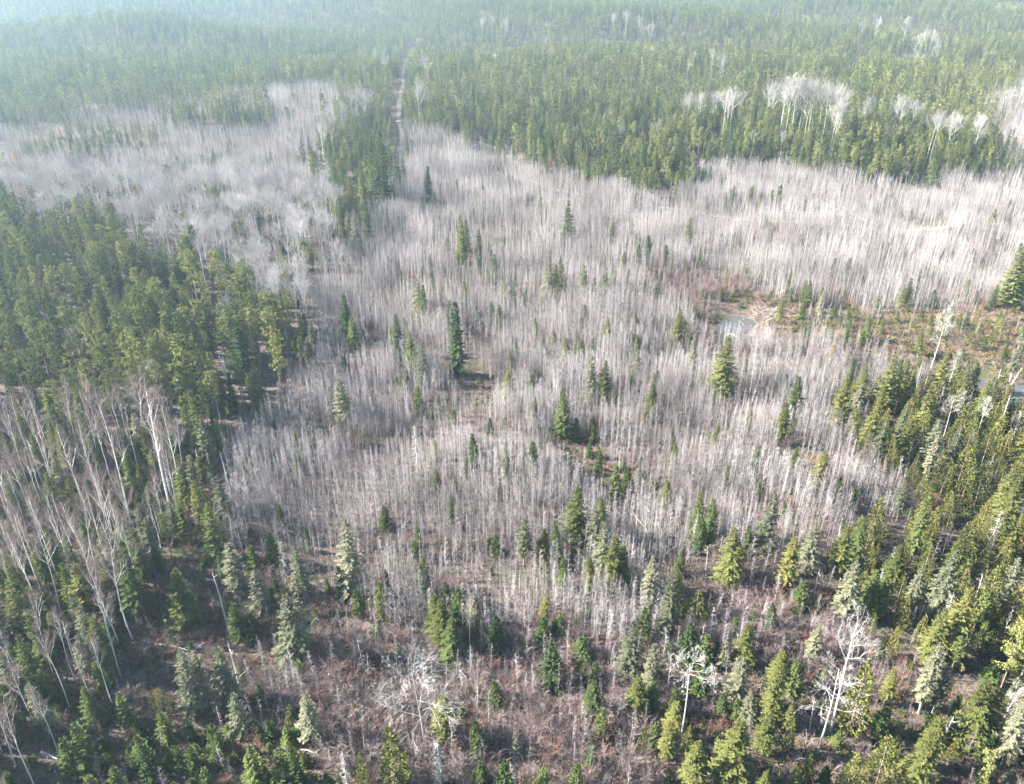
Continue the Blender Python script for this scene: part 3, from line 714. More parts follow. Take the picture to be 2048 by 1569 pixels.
# ------------------------------------------------------------------ individual trees read off the photograph: kind, foot x, foot y, top y (photo pixels), optional width
HERO = []
def H(text):
    for ln in text.strip().splitlines():
        ln = ln.strip()
        if not ln: continue
        a, _, lab = ln.partition('|')
        q = a.split()
        HERO.append((q[0], float(q[1]), float(q[2]), float(q[3]), float(q[4]) if len(q) > 4 else None, lab.strip() or None))
H("""
s 917 727 603 1.0 | tall lone dark green spruce with layered boughs rising from the bare aspen stand
fir 906 735 690 | small green fir at the left foot of the tall lone spruce
s 697 660 589
s 712 703 632
s 797 692 627
s 825 730 662
l 846 747 680
s 850 632 570
l 838 628 558
fir 866 568 541
s 931 603 563
l 1007 600 556
l 1027 602 563
l 1051 602 563
l 1095 577 503
o 1111 578 530
s 1120 560 512
l 1165 588 528
l 1186 592 556
l 1206 592 533
o 1212 671 635
fir 1261 696 663
s 1271 697 670
fir 1247 602 580
fir 1256 600 584
o 1354 672 618
c 1372 684 642 | dark rounded cedar standing left of the beaver pond
s 1131 714 676
s 1162 708 678
s 983 632 604
s 998 636 608
o 1017 776 738
s 1062 784 750
s 1124 848 774 1.0 | blue-green spruce alone in the middle of the bare aspen stand
l 1179 777 708
o 1206 780 722
o 1299 818 766
o 838 808 773
l 690 832 758 1.3 | broad grey-green spruce at the left margin of the bare aspen stand
s 948 910 866
fir 936 938 918
s 1065 928 886
fir 1077 938 908
fir 1096 893 870
fir 1151 883 838
fir 1179 914 884
s 1184 887 834
fir 1196 942 910
fir 1136 945 900
fir 1230 1000 931
fir 1253 969 934
fir 1344 928 889
o 1151 1059 974 1.15 | olive-gold spruce at the lower edge of the small rusty opening
l 1184 1072 1010
s 1197 1042 994
d 836 926 850
l 711 1152 1036 1.1 | tall grey lichen-draped spruce where the aspens meet the alder thicket
l 1048 1096 1037
fir 991 1092 1070
o 1088 1097 1058
fir 1110 1097 1050
l 1201 1137 1048
o 1221 1158 1072 1.1 | middle tree of three crowded spruces beside the alder thicket
s 1241 1155 1092
fir 1124 1155 1116
l 1296 1196 1108
o 1347 1240 1144
l 1330 1251 1160
fir 849 1162 1113
fir 718 1230 1178
fir 766 1217 1165
fir 773 1165 1140
fir 687 1176 1134
o 876 1237 1188
o 887 1306 1198
s 906 1326 1236
fir 917 1224 1178
fir 893 1200 1165
l 950 1224 1185
fir 993 1279 1233
fir 1086 1292 1237
fir 1107 1289 1237
fs 1101 1375 1288 1.1 | symmetrical bright green fir standing alone in the brown alder thicket
fir 1162 1327 1276 1.5
fir 1282 1272 1216
l 1255 1358 1258 1.2 | pale grey-olive spruce behind the flat-crowned bleached aspen
fir 1337 1323 1288
fir 1372 1327 1251
fir 1189 1365 1326
s 1184 1437 1361
fir 1200 1478 1419
o 1270 1437 1354
s 1300 1430 1362
fir 990 1413 1364
o 890 1485 1392 1.1 | olive spruce in the alder thicket beside the tangled grey dead tree
fir 954 1513 1443
c 794 1580 1450 1.2 | large olive cedar with pointed top at the edge of the alder thicket
d 883 1590 1474 1.2 | silvery dead spruce below the tangled grey dead tree
c 728 1585 1505
fir 962 1570 1526
fir 1009 1606 1519
fir 1086 1600 1536
fir 1151 1590 1526
d 700 1620 1505
s 1396 1110 1034
s 1413 1064 1000
s 1393 1040 985
o 1453 1134 1055
l 1525 1112 985
o 1565 1182 1075
l 1610 1142 1040
o 1671 1152 1054
s 1703 1132 1037
l 1686 1237 1122 1.15 | pale lichen-covered spruce above the twin bleached aspens
s 1730 1230 1140
fir 1755 1237 1161
fir 1596 1217 1161
n 1628 1196 1139
c 1390 1255 1180 1.3 | dark bushy cedar at the edge of the brown alder thicket
c 1780 1313 1251
o 1893 1323 1178
pn 1930 1302 1182
d 1870 1300 1185
c 1833 1292 1227
o 1479 1341 1247
l 1441 1342 1282
fir 1403 1335 1268
l 1622 1323 1251
o 1548 1375 1302
fir 1579 1385 1319
c 1697 1468 1319 0.95 | tall bright olive cedar touching the twin bleached aspens
fir 1396 1392 1337
l 1492 1444 1385
fir 1441 1432 1388
o 1572 1461 1409
fir 1757 1475 1405
l 1837 1427 1292
l 1864 1427 1326
o 1452 1572 1436 1.1 | tall yellow-olive spruce in front of the bleached aspens
o 1522 1513 1430
o 1382 1580 1485
o 1847 1540 1433
o 1819 1595 1461
o 1930 1495 1361
l 2002 1530 1398
c 1606 1580 1508
c 1692 1600 1508
c 1750 1580 1473
pn 1940 1620 1512
s 1642 1580 1533
fir 1670 1495 1462
o 375 1251 1140 1.15 | olive spruce with bare pointed tip alone at the dark hollow
l 482 1210 1085 1.2 | tall pale lichen-draped spruce behind the dark hollow
l 523 1224 1140 1.1
d 573 1170 1078
l 606 1196 1085
l 592 1327 1192 1.25 | big pale grey-green spruce, left of a close pair beside the alder thicket
l 612 1315 1199 1.1 | pale grey-green spruce, right of a close pair beside the alder thicket
s 482 1286 1206
fir 513 1290 1230
fir 447 1155 1106
fir 509 1142 1092
fir 550 1110 1065
fir 552 1180 1158
l 390 1427 1299 1.0 | pale lichen-grey spruce, first of three in a row by the dark hollow
l 413 1416 1302 1.0 | pale lichen-grey spruce, middle of three in a row by the dark hollow
l 461 1420 1292 1.05 | pale lichen-grey spruce, last of three in a row by the dark hollow
l 484 1468 1385
l 626 1489 1385 1.05 | pale blue-grey spruce with slender bare tip at the edge of the alder thicket
fir 320 1148 1096
fir 282 1475 1433
fir 337 1482 1426
fir 306 1568 1492
fir 290 1530 1470
fir 392 1545 1495
fir 341 1530 1485
fir 365 1540 1495
fir 255 1447 1385
fir 234 1440 1406
fir 182 1545 1450
fir 151 1550 1478
fir 578 1489 1450
fir 516 1575 1492
fir 523 1403 1368
fir 437 1533 1498
fir 244 1590 1536
fir 570 1570 1500
fir 600 1580 1510
fir 427 980 928
l 458 1032 952
p 398 873 676 1.35 | broad-crowned yellow-green pine at the corner of the pine stand above the birches
p 392 880 738
p 585 687 587
p 423 667 549
p 250 870 690
p 300 860 668
p 210 868 720
p 165 862 740
p 500 700 560
s 771 412 264
s 747 398 280
s 760 420 300
s 735 392 300
s 859 401 332
p 1231 378 300 1.5 | broad blue-green pine at the forest edge above the trail
o 1133 477 400
s 1224 473 436
s 924 508 428
s 934 500 440
s 959 511 458
s 991 547 508
fir 914 380 360
s 738 484 414
l 715 490 418
l 700 478 420
fir 1293 522 473
fir 1275 526 490
fir 1330 520 490
o 1374 484 435
s 1864 370 308
o 1730 325 281
fir 1555 412 370
fir 1540 410 380
fir 1500 400 373
fir 1520 405 385
s 2010 615 490 1.2 | tall grey-green spruce beside the bare aspens at the swamp margin
s 2030 590 500
l 1382 720 666
o 1440 770 672 1.2 | pair-topped olive spruce just below the beaver pond
d 1500 760 672
s 1582 814 752
o 1558 863 804
o 1675 832 755
o 1764 797 711
o 1795 777 718
fir 1940 790 731
o 1630 956 900
l 1506 928 890
fir 1665 1000 965
fir 1613 602 563
fir 1603 639 601
fir 1665 642 608
fir 1616 682 645
fir 1650 678 650
fir 1689 694 659
s 1730 684 635
s 1809 591 556
s 1981 598 570
c 1985 687 655
fir 1860 605 580
l 2019 763 673
l 2035 700 630
fir 1440 602 575
fir 1465 604 585
fir 1425 600 580
""")
HERO_DEC = """
w0 1661 1463 1232 1.0 | taller of the twin bleached aspens, white forked crown beside the bright olive cedar
w1 1634 1507 1330 1.0 | shorter of the twin bleached aspens, wide drooping bare crown
w2 1358 1492 1318 1.0 | flat-crowned bleached aspen with tall bare trunk among young firs
w3 849 1492 1318 1.0 | tangled grey dead tree with wide bare crown in the alder thicket
w4 1847 780 620 1.0 | white bare poplar trunk with feathery top beside the swamp pond
w4 1888 800 705 | leaning bleached bare poplar between the pond and the cedars
w5 1994 1475 1378 | spreading bleached bare tree at the dark edge of the cedars, with forked limbs
w5 2032 1480 1385 | slim bleached bare tree next to the spreading one by the cedars
w5 1905 870 790
w4 1881 890 795 1.1 | bleached aspen with fine white crown rising from the olive cedars
w4 1945 905 800
b 353 1062 762 1.15
b 361 980 800
b 340 990 790
b 258 1028 790
b 208 1007 830
b 282 1200 1040
b 265 1279 1085 1.2
b 188 1410 1262
b 138 1413 1255
b 117 1509 1370
b 41 1358 1230
b 34 1224 1090
b 69 1572 1400
b 322 1100 985
b 955 1423 1311
b 941 1306 1198
b 175 1040 850
b 120 1010 840
b 80 1080 880
b 30 1060 860
b 230 1120 930
b 150 1180 980
b 90 1250 1060
b 20 1000 830
b 60 980 820
po 1370 272 188 1.1
po 1395 268 186
po 1420 268 184
po 1458 288 178 1.2
po 1450 282 190
po 1530 268 164 1.1
po 1556 290 158 1.2
po 1580 296 156 1.2
po 1610 300 160 1.2
po 1640 305 168 1.2
po 1660 310 176
po 1655 330 205
po 1600 290 165
po 1730 262 198
po 1715 268 215
po 1790 290 190
po 1815 288 205
po 1850 330 225
po 1885 335 228
po 1935 330 228
po 1225 84 28
po 1250 88 26
po 1275 92 34
po 1300 102 48
po 965 80 34
po 985 82 34
po 1010 84 38
po 925 98 60
po 900 102 68
po 735 158 96
po 752 160 98
po 770 165 108
po 715 262 176 1.2
po 735 265 178 1.1
po 690 290 205
po 668 330 220
po 650 350 240
po 840 250 162
po 855 190 110
po 1420 178 100
po 1435 185 112
po 1720 92 36
po 1745 98 38
po 1800 108 40
po 1835 130 52
po 1850 138 62
po 1820 140 70
po 1870 138 80
po 1315 305 240
po 1330 300 250
n 454 759 700
n 463 763 712
n 403 962 902
n 420 942 908
n 483 1390 1282
n 456 1262 1148
n 241 1354 1206
n 310 1062 1015
n 320 1065 1010
n 1864 1530 1432
y 1658 729 690
y 1697 770 742
y 1105 606 590
y 1132 590 574
y 707 1436 1410
y 944 800 785
y 1610 1000 985
y 1835 88 70
or 1185 372 352
or 745 1146 1128
or 30 330 306
or 1100 906 888
pl 330 1437 1378
pl 312 1432 1385
pl 345 1440 1390
"""
H(HERO_DEC)
for q in [q for q in HERO if q[0] == 'po']:
    for k in range(1): HERO.append(('po', q[1] + rng.normal(0, 9), q[2] + rng.normal(0, 4), q[3] + rng.normal(1, 4), None, None))
KMAP = {'w0': ('bleached', (0,)), 'w1': ('bleached', (1,)), 'w2': ('bleached', (2,)), 'w3': ('bleached', (3,)), 'w4': ('bleached', (4,)), 'w5': ('bleached', (5,)), 's': ('spruce', (0, 1, 2)), 'l': ('spruce', (3, 4, 5)), 'o': ('spruce', (6, 7)), 'fir': ('fir', (0, 1, 2, 3)), 'fs': ('fir', (2,)), 'c': ('cedar', (0, 1, 2, 3)), 'p': ('pine', (0, 1, 2)), 'pn': ('pine', (3,)), 'd': ('dead_spruce', (0, 1, 2)), 'n': ('snag', (0, 1, 2)),
        'b': ('birch', (0, 1, 2, 3, 4)), 'po': ('poplar', (0, 1, 2, 3)), 'y': ('yellow_sapling', (0, 1)), 'or': ('orange_sapling', (0, 1)), 'pl': ('pale_sapling', (0, 1))}
WBASE = {'spruce': 1.75, 'fir': 1.0, 'pine': 1.0, 'cedar': 1.0}
trees = {k: [] for k in SPEC}          # kind -> rows [x, y, z, h, width factor, variant, yaw, tilt_x, tilt_y, label or None]
labels = {k: [] for k in SPEC}
hero_xy = []
for i, (code, bx, by, ty, w, lab) in enumerate(HERO):
    kind, vs = KMAP[code]
    x, y, z = ground(bx, by)
    if code in ('s', 'l', 'o', 'fir', 'd') and int(stand_of(np.array([x]), np.array([y]), np.array([z]))[0]) == 1:
        x, y, z = ground(bx, by + (0.016 if code == 'fir' else 0.030) * (by + 120))      # the lowest part is hidden by the stems in front
    h = max(1.2, height_to(x, y, z, ty))
    nom = {'spruce': 14, 'fir': 5, 'pine': 16, 'cedar': 9, 'birch': 18, 'poplar': 18}.get(kind, 0)
    wf = (w or rng.uniform(0.9, 1.1))
    if kind == 'spruce': wf *= (1.3 if vs[0] != 3 else 1.15) * min(1.5, (14.0 / h) ** 0.35)        # small spruces are relatively broader
    if kind == 'fir': wf *= min(1.25, max(0.68, (5.0 / h) ** 0.42)) * 1.1
    if kind == 'snag': wf *= min(1.2, (9.0 / h) ** 0.8)
    if kind == 'poplar': wf *= min(1.1, (18.0 / h) ** 0.5)
    tilt = rng.normal(0, 0.012, 2)
    trees[kind].append([x, y, z - 0.05, h, wf, vs[int(rng.integers(len(vs)))], rng.uniform(0, 6.28), tilt[0], tilt[1]]); labels[kind].append(lab)
    hero_xy.append((x, y, kind))
hx = np.array([(a, b) for a, b, k in hero_xy])

# ------------------------------------------------------------------ filling the stands
def candidates(sp, d0, d1):
    ys = np.arange(40 if d0 < 60 else d0 * 0.75, d1, sp)
    out = []
    for y in ys:
        half = 0.72 * y + 45
        n = int(2 * half / sp)
        xs = -half + (np.arange(n) + rng.random(n)) * sp
        out.append(np.stack([xs, y + rng.random(n) * sp], -1))
    p = np.concatenate(out)
    d = np.hypot(p[:, 0], p[:, 1])
    return p[(d >= d0) & (d < d1)]
LAYERS = [
 # stand, kind, spacing, probability, height range, variants, near, far
 ('aspen', 'sapling', 1.02, .95, (4.8, 9.2), range(8), 0, 420), ('aspen', 'sapling', 1.6, .94, (6.5, 10), range(8), 420, 900), ('aspen', 'sapling', 3.0, .9, (7, 11), range(8), 900, 1500),
 ('aspen', 'alder', 2.0, .75, (1.0, 2.6), range(5), 0, 420), ('aspen', 'fir', 4.6, .26, (1.5, 5.6), range(4), 0, 500), ('aspen', 'spruce', 10.0, .20, (5, 10), (0, 1, 3, 4, 6), 0, 700), ('aspen', 'spruce', 11.0, .36, (6, 13), (0, 1, 3, 6), 500, 1200),
 ('opening', 'alder', 1.9, .75, (0.8, 1.8), (0, 1, 3, 3, 4), 0, 500), ('opening', 'sapling', 4.0, .4, (3, 7), range(8), 0, 500), ('opening', 'fir', 6.0, .15, (1, 3), range(4), 0, 500),
 ('conifer', 'spruce', 4.5, .74, (6, 18), (0, 0, 1, 1, 2, 6), 0, 620), ('conifer', 'pine', 5.4, .66, (8, 18), range(5), 0, 620),
 ('conifer', 'spruce', 5.0, .76, (6, 18), (0, 0, 1, 1, 2, 6), 620, 1250), ('conifer', 'pine', 6.0, .70, (8, 18), range(5), 620, 1250),
 ('conifer', 'spruce', 7.0, .75, (8, 19), (0, 1, 2, 6), 1250, 3300), ('conifer', 'pine', 7.0, .8, (11, 18), range(5), 1250, 3300),
 ('conifer', 'poplar', 19.0, .12, (11, 16), range(4), 0, 1500), ('conifer', 'fir', 4.2, .6, (2.5, 7), range(4), 0, 900),
 ('mixed', 'spruce', 4.8, .60, (5, 12), (0, 1, 3, 3, 4, 5, 4, 6, 7), 0, 900), ('mixed', 'cedar', 5.6, .5, (4, 8), range(4), 0, 420), ('mixed', 'fir', 3.6, .5, (2, 5.5), range(4), 0, 420), ('mixed', 'alder', 1.8, .8, (1.5, 3.0), range(5), 0, 420), ('mixed', 'sapling', 3.0, .35, (4, 8), range(8), 0, 900), ('mixed', 'dead_spruce', 17, .3, (6, 12), range(3), 0, 420), ('mixed', 'snag', 22, .35, (4, 9), range(3), 0, 420),
 ('poplar', 'poplar', 5.0, .80, (14, 21), range(4), 0, 900), ('poplar', 'spruce', 6, .45, (6, 14), (0, 1, 6), 0, 900), ('poplar', 'pine', 12, .35, (12, 17), range(5), 0, 900), ('poplar', 'sapling', 2.6, .4, (4, 9), range(8), 0, 900), ('poplar', 'alder', 4, .5, (1.5, 3), range(5), 0, 420),
 ('spruce', 'spruce', 4.2, .75, (10, 17), (0, 1, 2, 0, 6), 0, 900), ('spruce', 'poplar', 13, .3, (13, 17), range(4), 0, 900),
 ('pine', 'pine', 4.3, .85, (11, 19.5), range(5), 0, 900), ('pine', 'spruce', 5.0, .55, (9, 18), (0, 1, 2, 6), 0, 900), ('pine', 'fir', 7, .3, (2, 6), range(4), 0, 500), ('pine', 'poplar', 15, .3, (11, 16), range(4), 0, 500),
 ('edge', 'fir', 3.0, .7, (2, 6.5), range(4), 0, 500), ('edge', 'spruce', 4.6, .65, (5, 13), (0, 1, 2, 3, 6), 0, 500), ('edge', 'alder', 1.6, .85, (1.5, 3.2), range(5), 0, 500), ('edge', 'snag', 16, .3, (4, 10), range(3), 0, 500), ('edge', 'birch', 15, .25, (12, 17), range(5), 0, 500), ('edge', 'sapling', 2.6, .3, (4, 8), range(8), 0, 500),
 ('birch', 'birch', 4.6, .62, (13, 20), range(5), 0, 500), ('birch', 'spruce', 3.2, .85, (5, 12.5), (0, 1, 2, 3, 3, 4, 6, 7), 0, 500), ('birch', 'fir', 3.4, .6, (2, 6), range(4), 0, 500), ('birch', 'alder', 2.0, .75, (1.5, 3), range(5), 0, 500), ('birch', 'snag', 14, .3, (4, 11), range(3), 0, 500), ('birch', 'dead_spruce', 17, .35, (6, 11), range(3), 0, 500),
 ('hollow', 'alder', 1.4, .92, (1.3, 2.9), (0, 1, 2, 3, 4), 0, 420), ('hollow', 'sapling', 3.0, .5, (3, 7), range(8), 0, 420), ('hollow', 'fir', 3.6, .5, (1.2, 4), range(4), 0, 420),
 ('young_fir', 'fir', 2.2, .75, (1.5, 5.5), range(4), 0, 420), ('young_fir', 'alder', 1.6, .85, (1.2, 2.8), (0, 1, 2, 3, 4), 0, 420), ('young_fir', 'sapling', 3.2, .5, (4, 7), range(8), 0, 420), ('young_fir', 'spruce', 13, .3, (6, 10), (0, 3, 6), 0, 420),
 ('alder', 'alder', 1.45, .93, (2.0, 3.9), (0, 1, 2, 4, 0, 1, 3), 0, 520), ('alder', 'sapling', 1.9, .62, (3.5, 8), range(8), 0, 520), ('alder', 'spruce', 13, .25, (3, 7), (0, 1, 3, 4, 6), 0, 420), ('alder', 'fir', 4.2, .40, (1.2, 4.8), range(4), 0, 420), ('alder', 'birch', 26, .25, (7, 11), range(5), 0, 420), ('alder', 'snag', 24, .3, (4, 8), range(3), 0, 420),
 ('cedar', 'cedar', 3.8, .75, (6, 11.5), range(4), 0, 520), ('cedar', 'spruce', 4.7, .75, (9, 15.5), (3, 3, 4, 6, 7, 7, 1), 0, 520), ('cedar', 'fir', 6, .35, (2, 6), range(4), 0, 420), ('cedar', 'sapling', 3.2, .4, (4, 8), range(8), 0, 420), ('cedar', 'dead_spruce', 8, .5, (7, 13), range(3), 0, 420), ('cedar', 'snag', 15, .4, (5, 12), range(3), 0, 420), ('cedar', 'poplar', 24, .3, (10, 15), range(4), 0, 420), ('cedar', 'alder', 4.5, .5, (1.5, 3), range(5), 0, 420),
 *[(st, 'brush', sp, .8, (0.5, 1.1), v, 0, 400) for st, sp, v in (('aspen', 1.9, (0, 1, 3, 3, 4)), ('birch', 1.0, (0, 2, 5, 5, 5)), ('hollow', 0.9, (0, 1, 2, 5, 5)), ('young_fir', 0.9, (0, 2, 5, 5, 5, 6)), ('alder', 1.3, (0, 0, 1, 2, 4, 5)), ('mixed', 1.0, (0, 1, 2, 5, 5, 6)), ('cedar', 1.4, (0, 2, 5, 5)), ('edge', 1.0, (0, 2, 5, 5, 5)), ('opening', 1.0, (0, 1, 2, 2, 6, 5)), ('swamp', 0.9, (0, 1, 1, 2, 2, 5, 6)), ('poplar', 2.0, (0, 1, 3)), ('pine', 2.4, (0, 2)))],
 ('swamp', 'alder', 1.9, .72, (1.0, 2.4), (0, 1, 3, 3, 4), 0, 520), ('swamp', 'fir', 4.2, .42, (2, 5), range(4), 0, 520), ('swamp', 'spruce', 11, .4, (5, 10), (0, 3, 4, 6), 0, 520), ('swamp', 'dead_spruce', 15, .35, (5, 10), range(3), 0, 520), ('swamp', 'cedar', 9, .35, (3, 6), range(4), 0, 520), ('swamp', 'sapling', 3.2, .35, (4, 8), range(8), 0, 520),
]
CLEAR = {'brush': 0.4, 'sapling': 0.6, 'alder': 0.7, 'spruce': 2.0, 'fir': 1.2, 'pine': 2.6, 'cedar': 2.2, 'birch': 2.0, 'poplar': 2.0, 'dead_spruce': 2.0, 'snag': 1.2}
cand_cache = {}
placed = {k: [hx[:0]] for k in SPEC}
big_placed = []                        # grid hash of trunks
cell = {}
def occupied(x, y, r):
    i, j = int(x // 3), int(y // 3)
    for a in (i - 1, i, i + 1):
        for b in (j - 1, j, j + 1):
            for (u, v, q) in cell.get((a, b), ()):
                if (u - x) ** 2 + (v - y) ** 2 < (0.5 * (r + q)) ** 2: return True
    return False
def occupy(x, y, r): cell.setdefault((int(x // 3), int(y // 3)), []).append((x, y, r))
for (x, y, k) in hero_xy:
    occupy(x, y, CLEAR.get(k, 1.0) * 0.8)
    if k in ('spruce', 'fir'): occupy(x - 0.3, y - 1.7, 1.9)
for st, kind, sp, prob, (h0, h1), vs, d0, d1 in sorted(LAYERS, key=lambda L: -CLEAR[L[1]]):
    p = candidates(sp, d0, d1)
    x, y = p[:, 0], p[:, 1]
    z = terrain(x, y)
    s = stand_of(x, y, z)
    dens = np.ones(len(x))
    if kind == 'sapling': dens = np.clip(0.98 + 0.34 * n_dens(x, y) + 0.26 * n_dens2(x, y), 0.10, 1.1)
    elif kind in ('spruce', 'fir', 'pine', 'cedar', 'poplar', 'birch'): dens = np.clip(0.95 + 0.35 * n_dens(x + 300, y), 0.25, 1.3)
    elif kind == 'alder': dens = np.clip(0.95 + 0.25 * n_dens2(x, y), 0.3, 1.2)
    keep = (s == SID[st]) & (rng.random(len(x)) < prob * dens)
    droad = dist_to(x, y, road_s); dtr = dist_to(x, y, trail_s)
    keep &= droad > (2.2 if kind in ('alder', 'fir') else 3.2 if kind == 'sapling' else 4.2)
    keep &= dtr > (0.5 if kind in ('sapling', 'alder', 'brush') else 2.4)
    for (cx, cy_, r) in PONDS: keep &= np.hypot(x - cx, y - cy_) > r * (0.72 if kind in ('alder', 'brush') else 1.05)
    x, y, z = x[keep], y[keep], z[keep]
    if len(x) == 0: continue
    d = np.hypot(x, y)
    vs = np.array(list(vs))
    v = vs[rng.integers(len(vs), size=len(x))]
    hn = np.clip(0.5 + 0.28 * n_dens(x + 77, y - 50) + rng.normal(0, 0.26, len(x)), 0, 1)
    h = h0 + (h1 - h0) * hn
    w = rng.uniform(0.85, 1.18, len(x)) * (1 + 0.35 * sstep(900, 2200, d))
    if kind == 'spruce': w = w * np.minimum(1.5, (14 / h) ** 0.35) * 1.15
    if kind == 'fir': w = w * np.clip((5 / h) ** 0.4, 0.65, 1.3)
    if kind == 'alder': w = w * 1.15
    tl = rng.normal(0, 0.035 if kind in ('sapling', 'birch', 'snag', 'alder') else 0.018, (len(x), 2))
    yaw = rng.uniform(0, 6.28, len(x))
    near = d < 700
    for i in range(len(x)):
        if near[i]:
            c = CLEAR[kind]
            if occupied(x[i], y[i], c): continue
            if kind not in ('alder', 'brush'): occupy(x[i], y[i], c * (0.5 if kind == 'sapling' else 1))
        trees[kind].append([x[i], y[i], z[i] - 0.08, h[i], w[i], v[i], yaw[i], tl[i, 0], tl[i, 1]]); labels[kind].append(None)

# ------------------------------------------------------------------ individuals and the masses behind them
LIMIT = {'brush': 0, 'sapling': 290, 'spruce': 290, 'pine': 290, 'fir': 290, 'cedar': 290, 'birch': 290, 'poplar': 290, 'alder': 290}
WHERE = {0: 'in the dense conifer forest beyond the trail', 1: 'among the bare pale aspen saplings', 2: 'in the mixed conifers around the bleached aspens', 3: 'in the grey leafless poplar stand', 4: 'in the spruce belt beside the forest road', 5: 'in the yellow-green pine stand', 6: 'on the shaded margin between pines and aspens',
         7: 'in the white birch grove', 8: 'in the dark brushy hollow beside the birches', 9: 'among the young firs below the birch grove', 10: 'in the brown alder thicket', 11: 'in the olive cedar stand', 12: 'in the rusty swamp around the ponds', 13: 'in a rusty opening among the aspens'}
LOOK = {('bleached', 'bleached'): 'bleached bare aspen', ('spruce', 'spruce'): 'dark green spruce', ('spruce', 'lichen'): 'grey-green lichen-draped spruce', ('spruce', 'olive'): 'olive green spruce', ('fir', 'fir'): 'bright green fir', ('pine', 'pine'): 'yellow-green tufted pine', ('cedar', 'cedar'): 'olive bushy cedar',
        ('birch', 'birch'): 'leafless white-trunked birch with reddish twigs', ('poplar', 'poplar'): 'leafless pale grey poplar', ('sapling', 'sapling'): 'bare pale aspen sapling', ('alder', 'alder_twig'): 'leafless brown alder shrub', ('alder', 'red_twig'): 'leafless reddish alder shrub',
        ('dead_spruce', 'dead'): 'grey dead spruce with bare drooping branches', ('snag', 'snag'): 'broken-topped bare snag', ('yellow_sapling', 'yellow'): 'yellow-leaved sapling', ('orange_sapling', 'orange'): 'orange-leaved sapling', ('pale_sapling', 'pale'): 'sapling with withered olive leaves'}
SIZES = {'spruce': (7, 13), 'fir': (3, 5.2), 'pine': (13, 17), 'cedar': (6, 9.5), 'birch': (12, 18), 'poplar': (12, 16.5), 'sapling': (6.5, 8.6), 'alder': (1.6, 2.8), 'dead_spruce': (7, 11), 'snag': (5, 9)}
LANDMARKS = [(917, 727, 'the tall lone spruce'), (1650, 1485, 'the twin bleached aspens'), (1358, 1490, 'the flat-crowned bleached aspen'), (420, 1420, 'the row of three grey spruces'), (398, 873, 'the broad-crowned pine'), (849, 1490, 'the tangled grey dead tree'),
             (1468, 650, 'the beaver pond'), (1925, 738, 'the pond behind the bleached poplars'), (602, 1321, 'the close pair of pale spruces'), (482, 1210, 'the tall lichen-draped spruce'), (1101, 1375, 'the lone symmetrical fir'), (1151, 1059, 'the olive-gold spruce'),
             (711, 1152, 'the tall grey spruce below the aspens'), (1124, 848, 'the blue-green aspen-stand spruce'), (375, 1251, 'the bare-tipped olive spruce'), (1231, 378, 'the broad blue-green pine'), (350, 1062, 'the largest forked birch'), (794, 1580, 'the large pointed cedar'), (1221, 1158, 'the three crowded spruces'), (1686, 1237, 'the pale lichen-covered spruce')]
LMX = np.array([ground(a, b)[:2] for a, b, c in LANDMARKS])
GROUPS = {'brush': 'low brush', 'bleached': 'bleached bare aspens', 'spruce': 'spruce trees', 'fir': 'young fir trees', 'pine': 'pine trees', 'cedar': 'cedar trees', 'birch': 'leafless birches', 'poplar': 'leafless grey poplars', 'sapling': 'bare aspen saplings', 'alder': 'leafless alder shrubs', 'dead_spruce': 'dead spruces', 'snag': 'broken snags', 'yellow_sapling': 'yellow-leaved saplings', 'orange_sapling': 'orange-leaved saplings', 'pale_sapling': 'withered-leaved saplings'}
from mathutils import Euler
VADJ = {'pine': {0: 'full-crowned ', 1: 'narrow-crowned ', 2: 'wide-crowned ', 3: 'sparse-crowned ', 4: 'high-crowned '}, 'poplar': {1: 'high-crowned ', 2: 'low-branched ', 3: 'long-trunked '}, 'birch': {2: 'low-branched ', 3: 'high-branched '}, 'cedar': {2: 'narrow ', 3: 'spreading '}, 'sapling': {3: 'sparsely twigged ', 5: 'thickly twigged ', 6: 'almost twigless '}}
WQ = {k: np.quantile(np.array([q[4] for q in trees[k] if q[0] ** 2 + q[1] ** 2 < 420 ** 2] or [1.0]), (0.3, 0.7)) for k in trees if trees[k]}
NBK = [(k, np.array(trees[k])[:, :2], n) for k, n in (('spruce', ' beside a spruce'), ('pine', ' beside a pine'), ('cedar', ' beside a cedar'), ('birch', ' beside a birch'), ('poplar', ' beside a poplar'), ('fir', ' beside a fir'), ('dead_spruce', ' beside a dead spruce'), ('snag', ' beside a snag'), ('bleached', ' beside a bleached tree')) if trees[k]]
def neighbour(kind, x, y):
    best, name = 3.4, ''
    for k, a, n in NBK:
        if k == kind: continue
        m = float(np.min(np.hypot(a[:, 0] - x, a[:, 1] - y)))
        if m < best: best, name = m, n
    return name
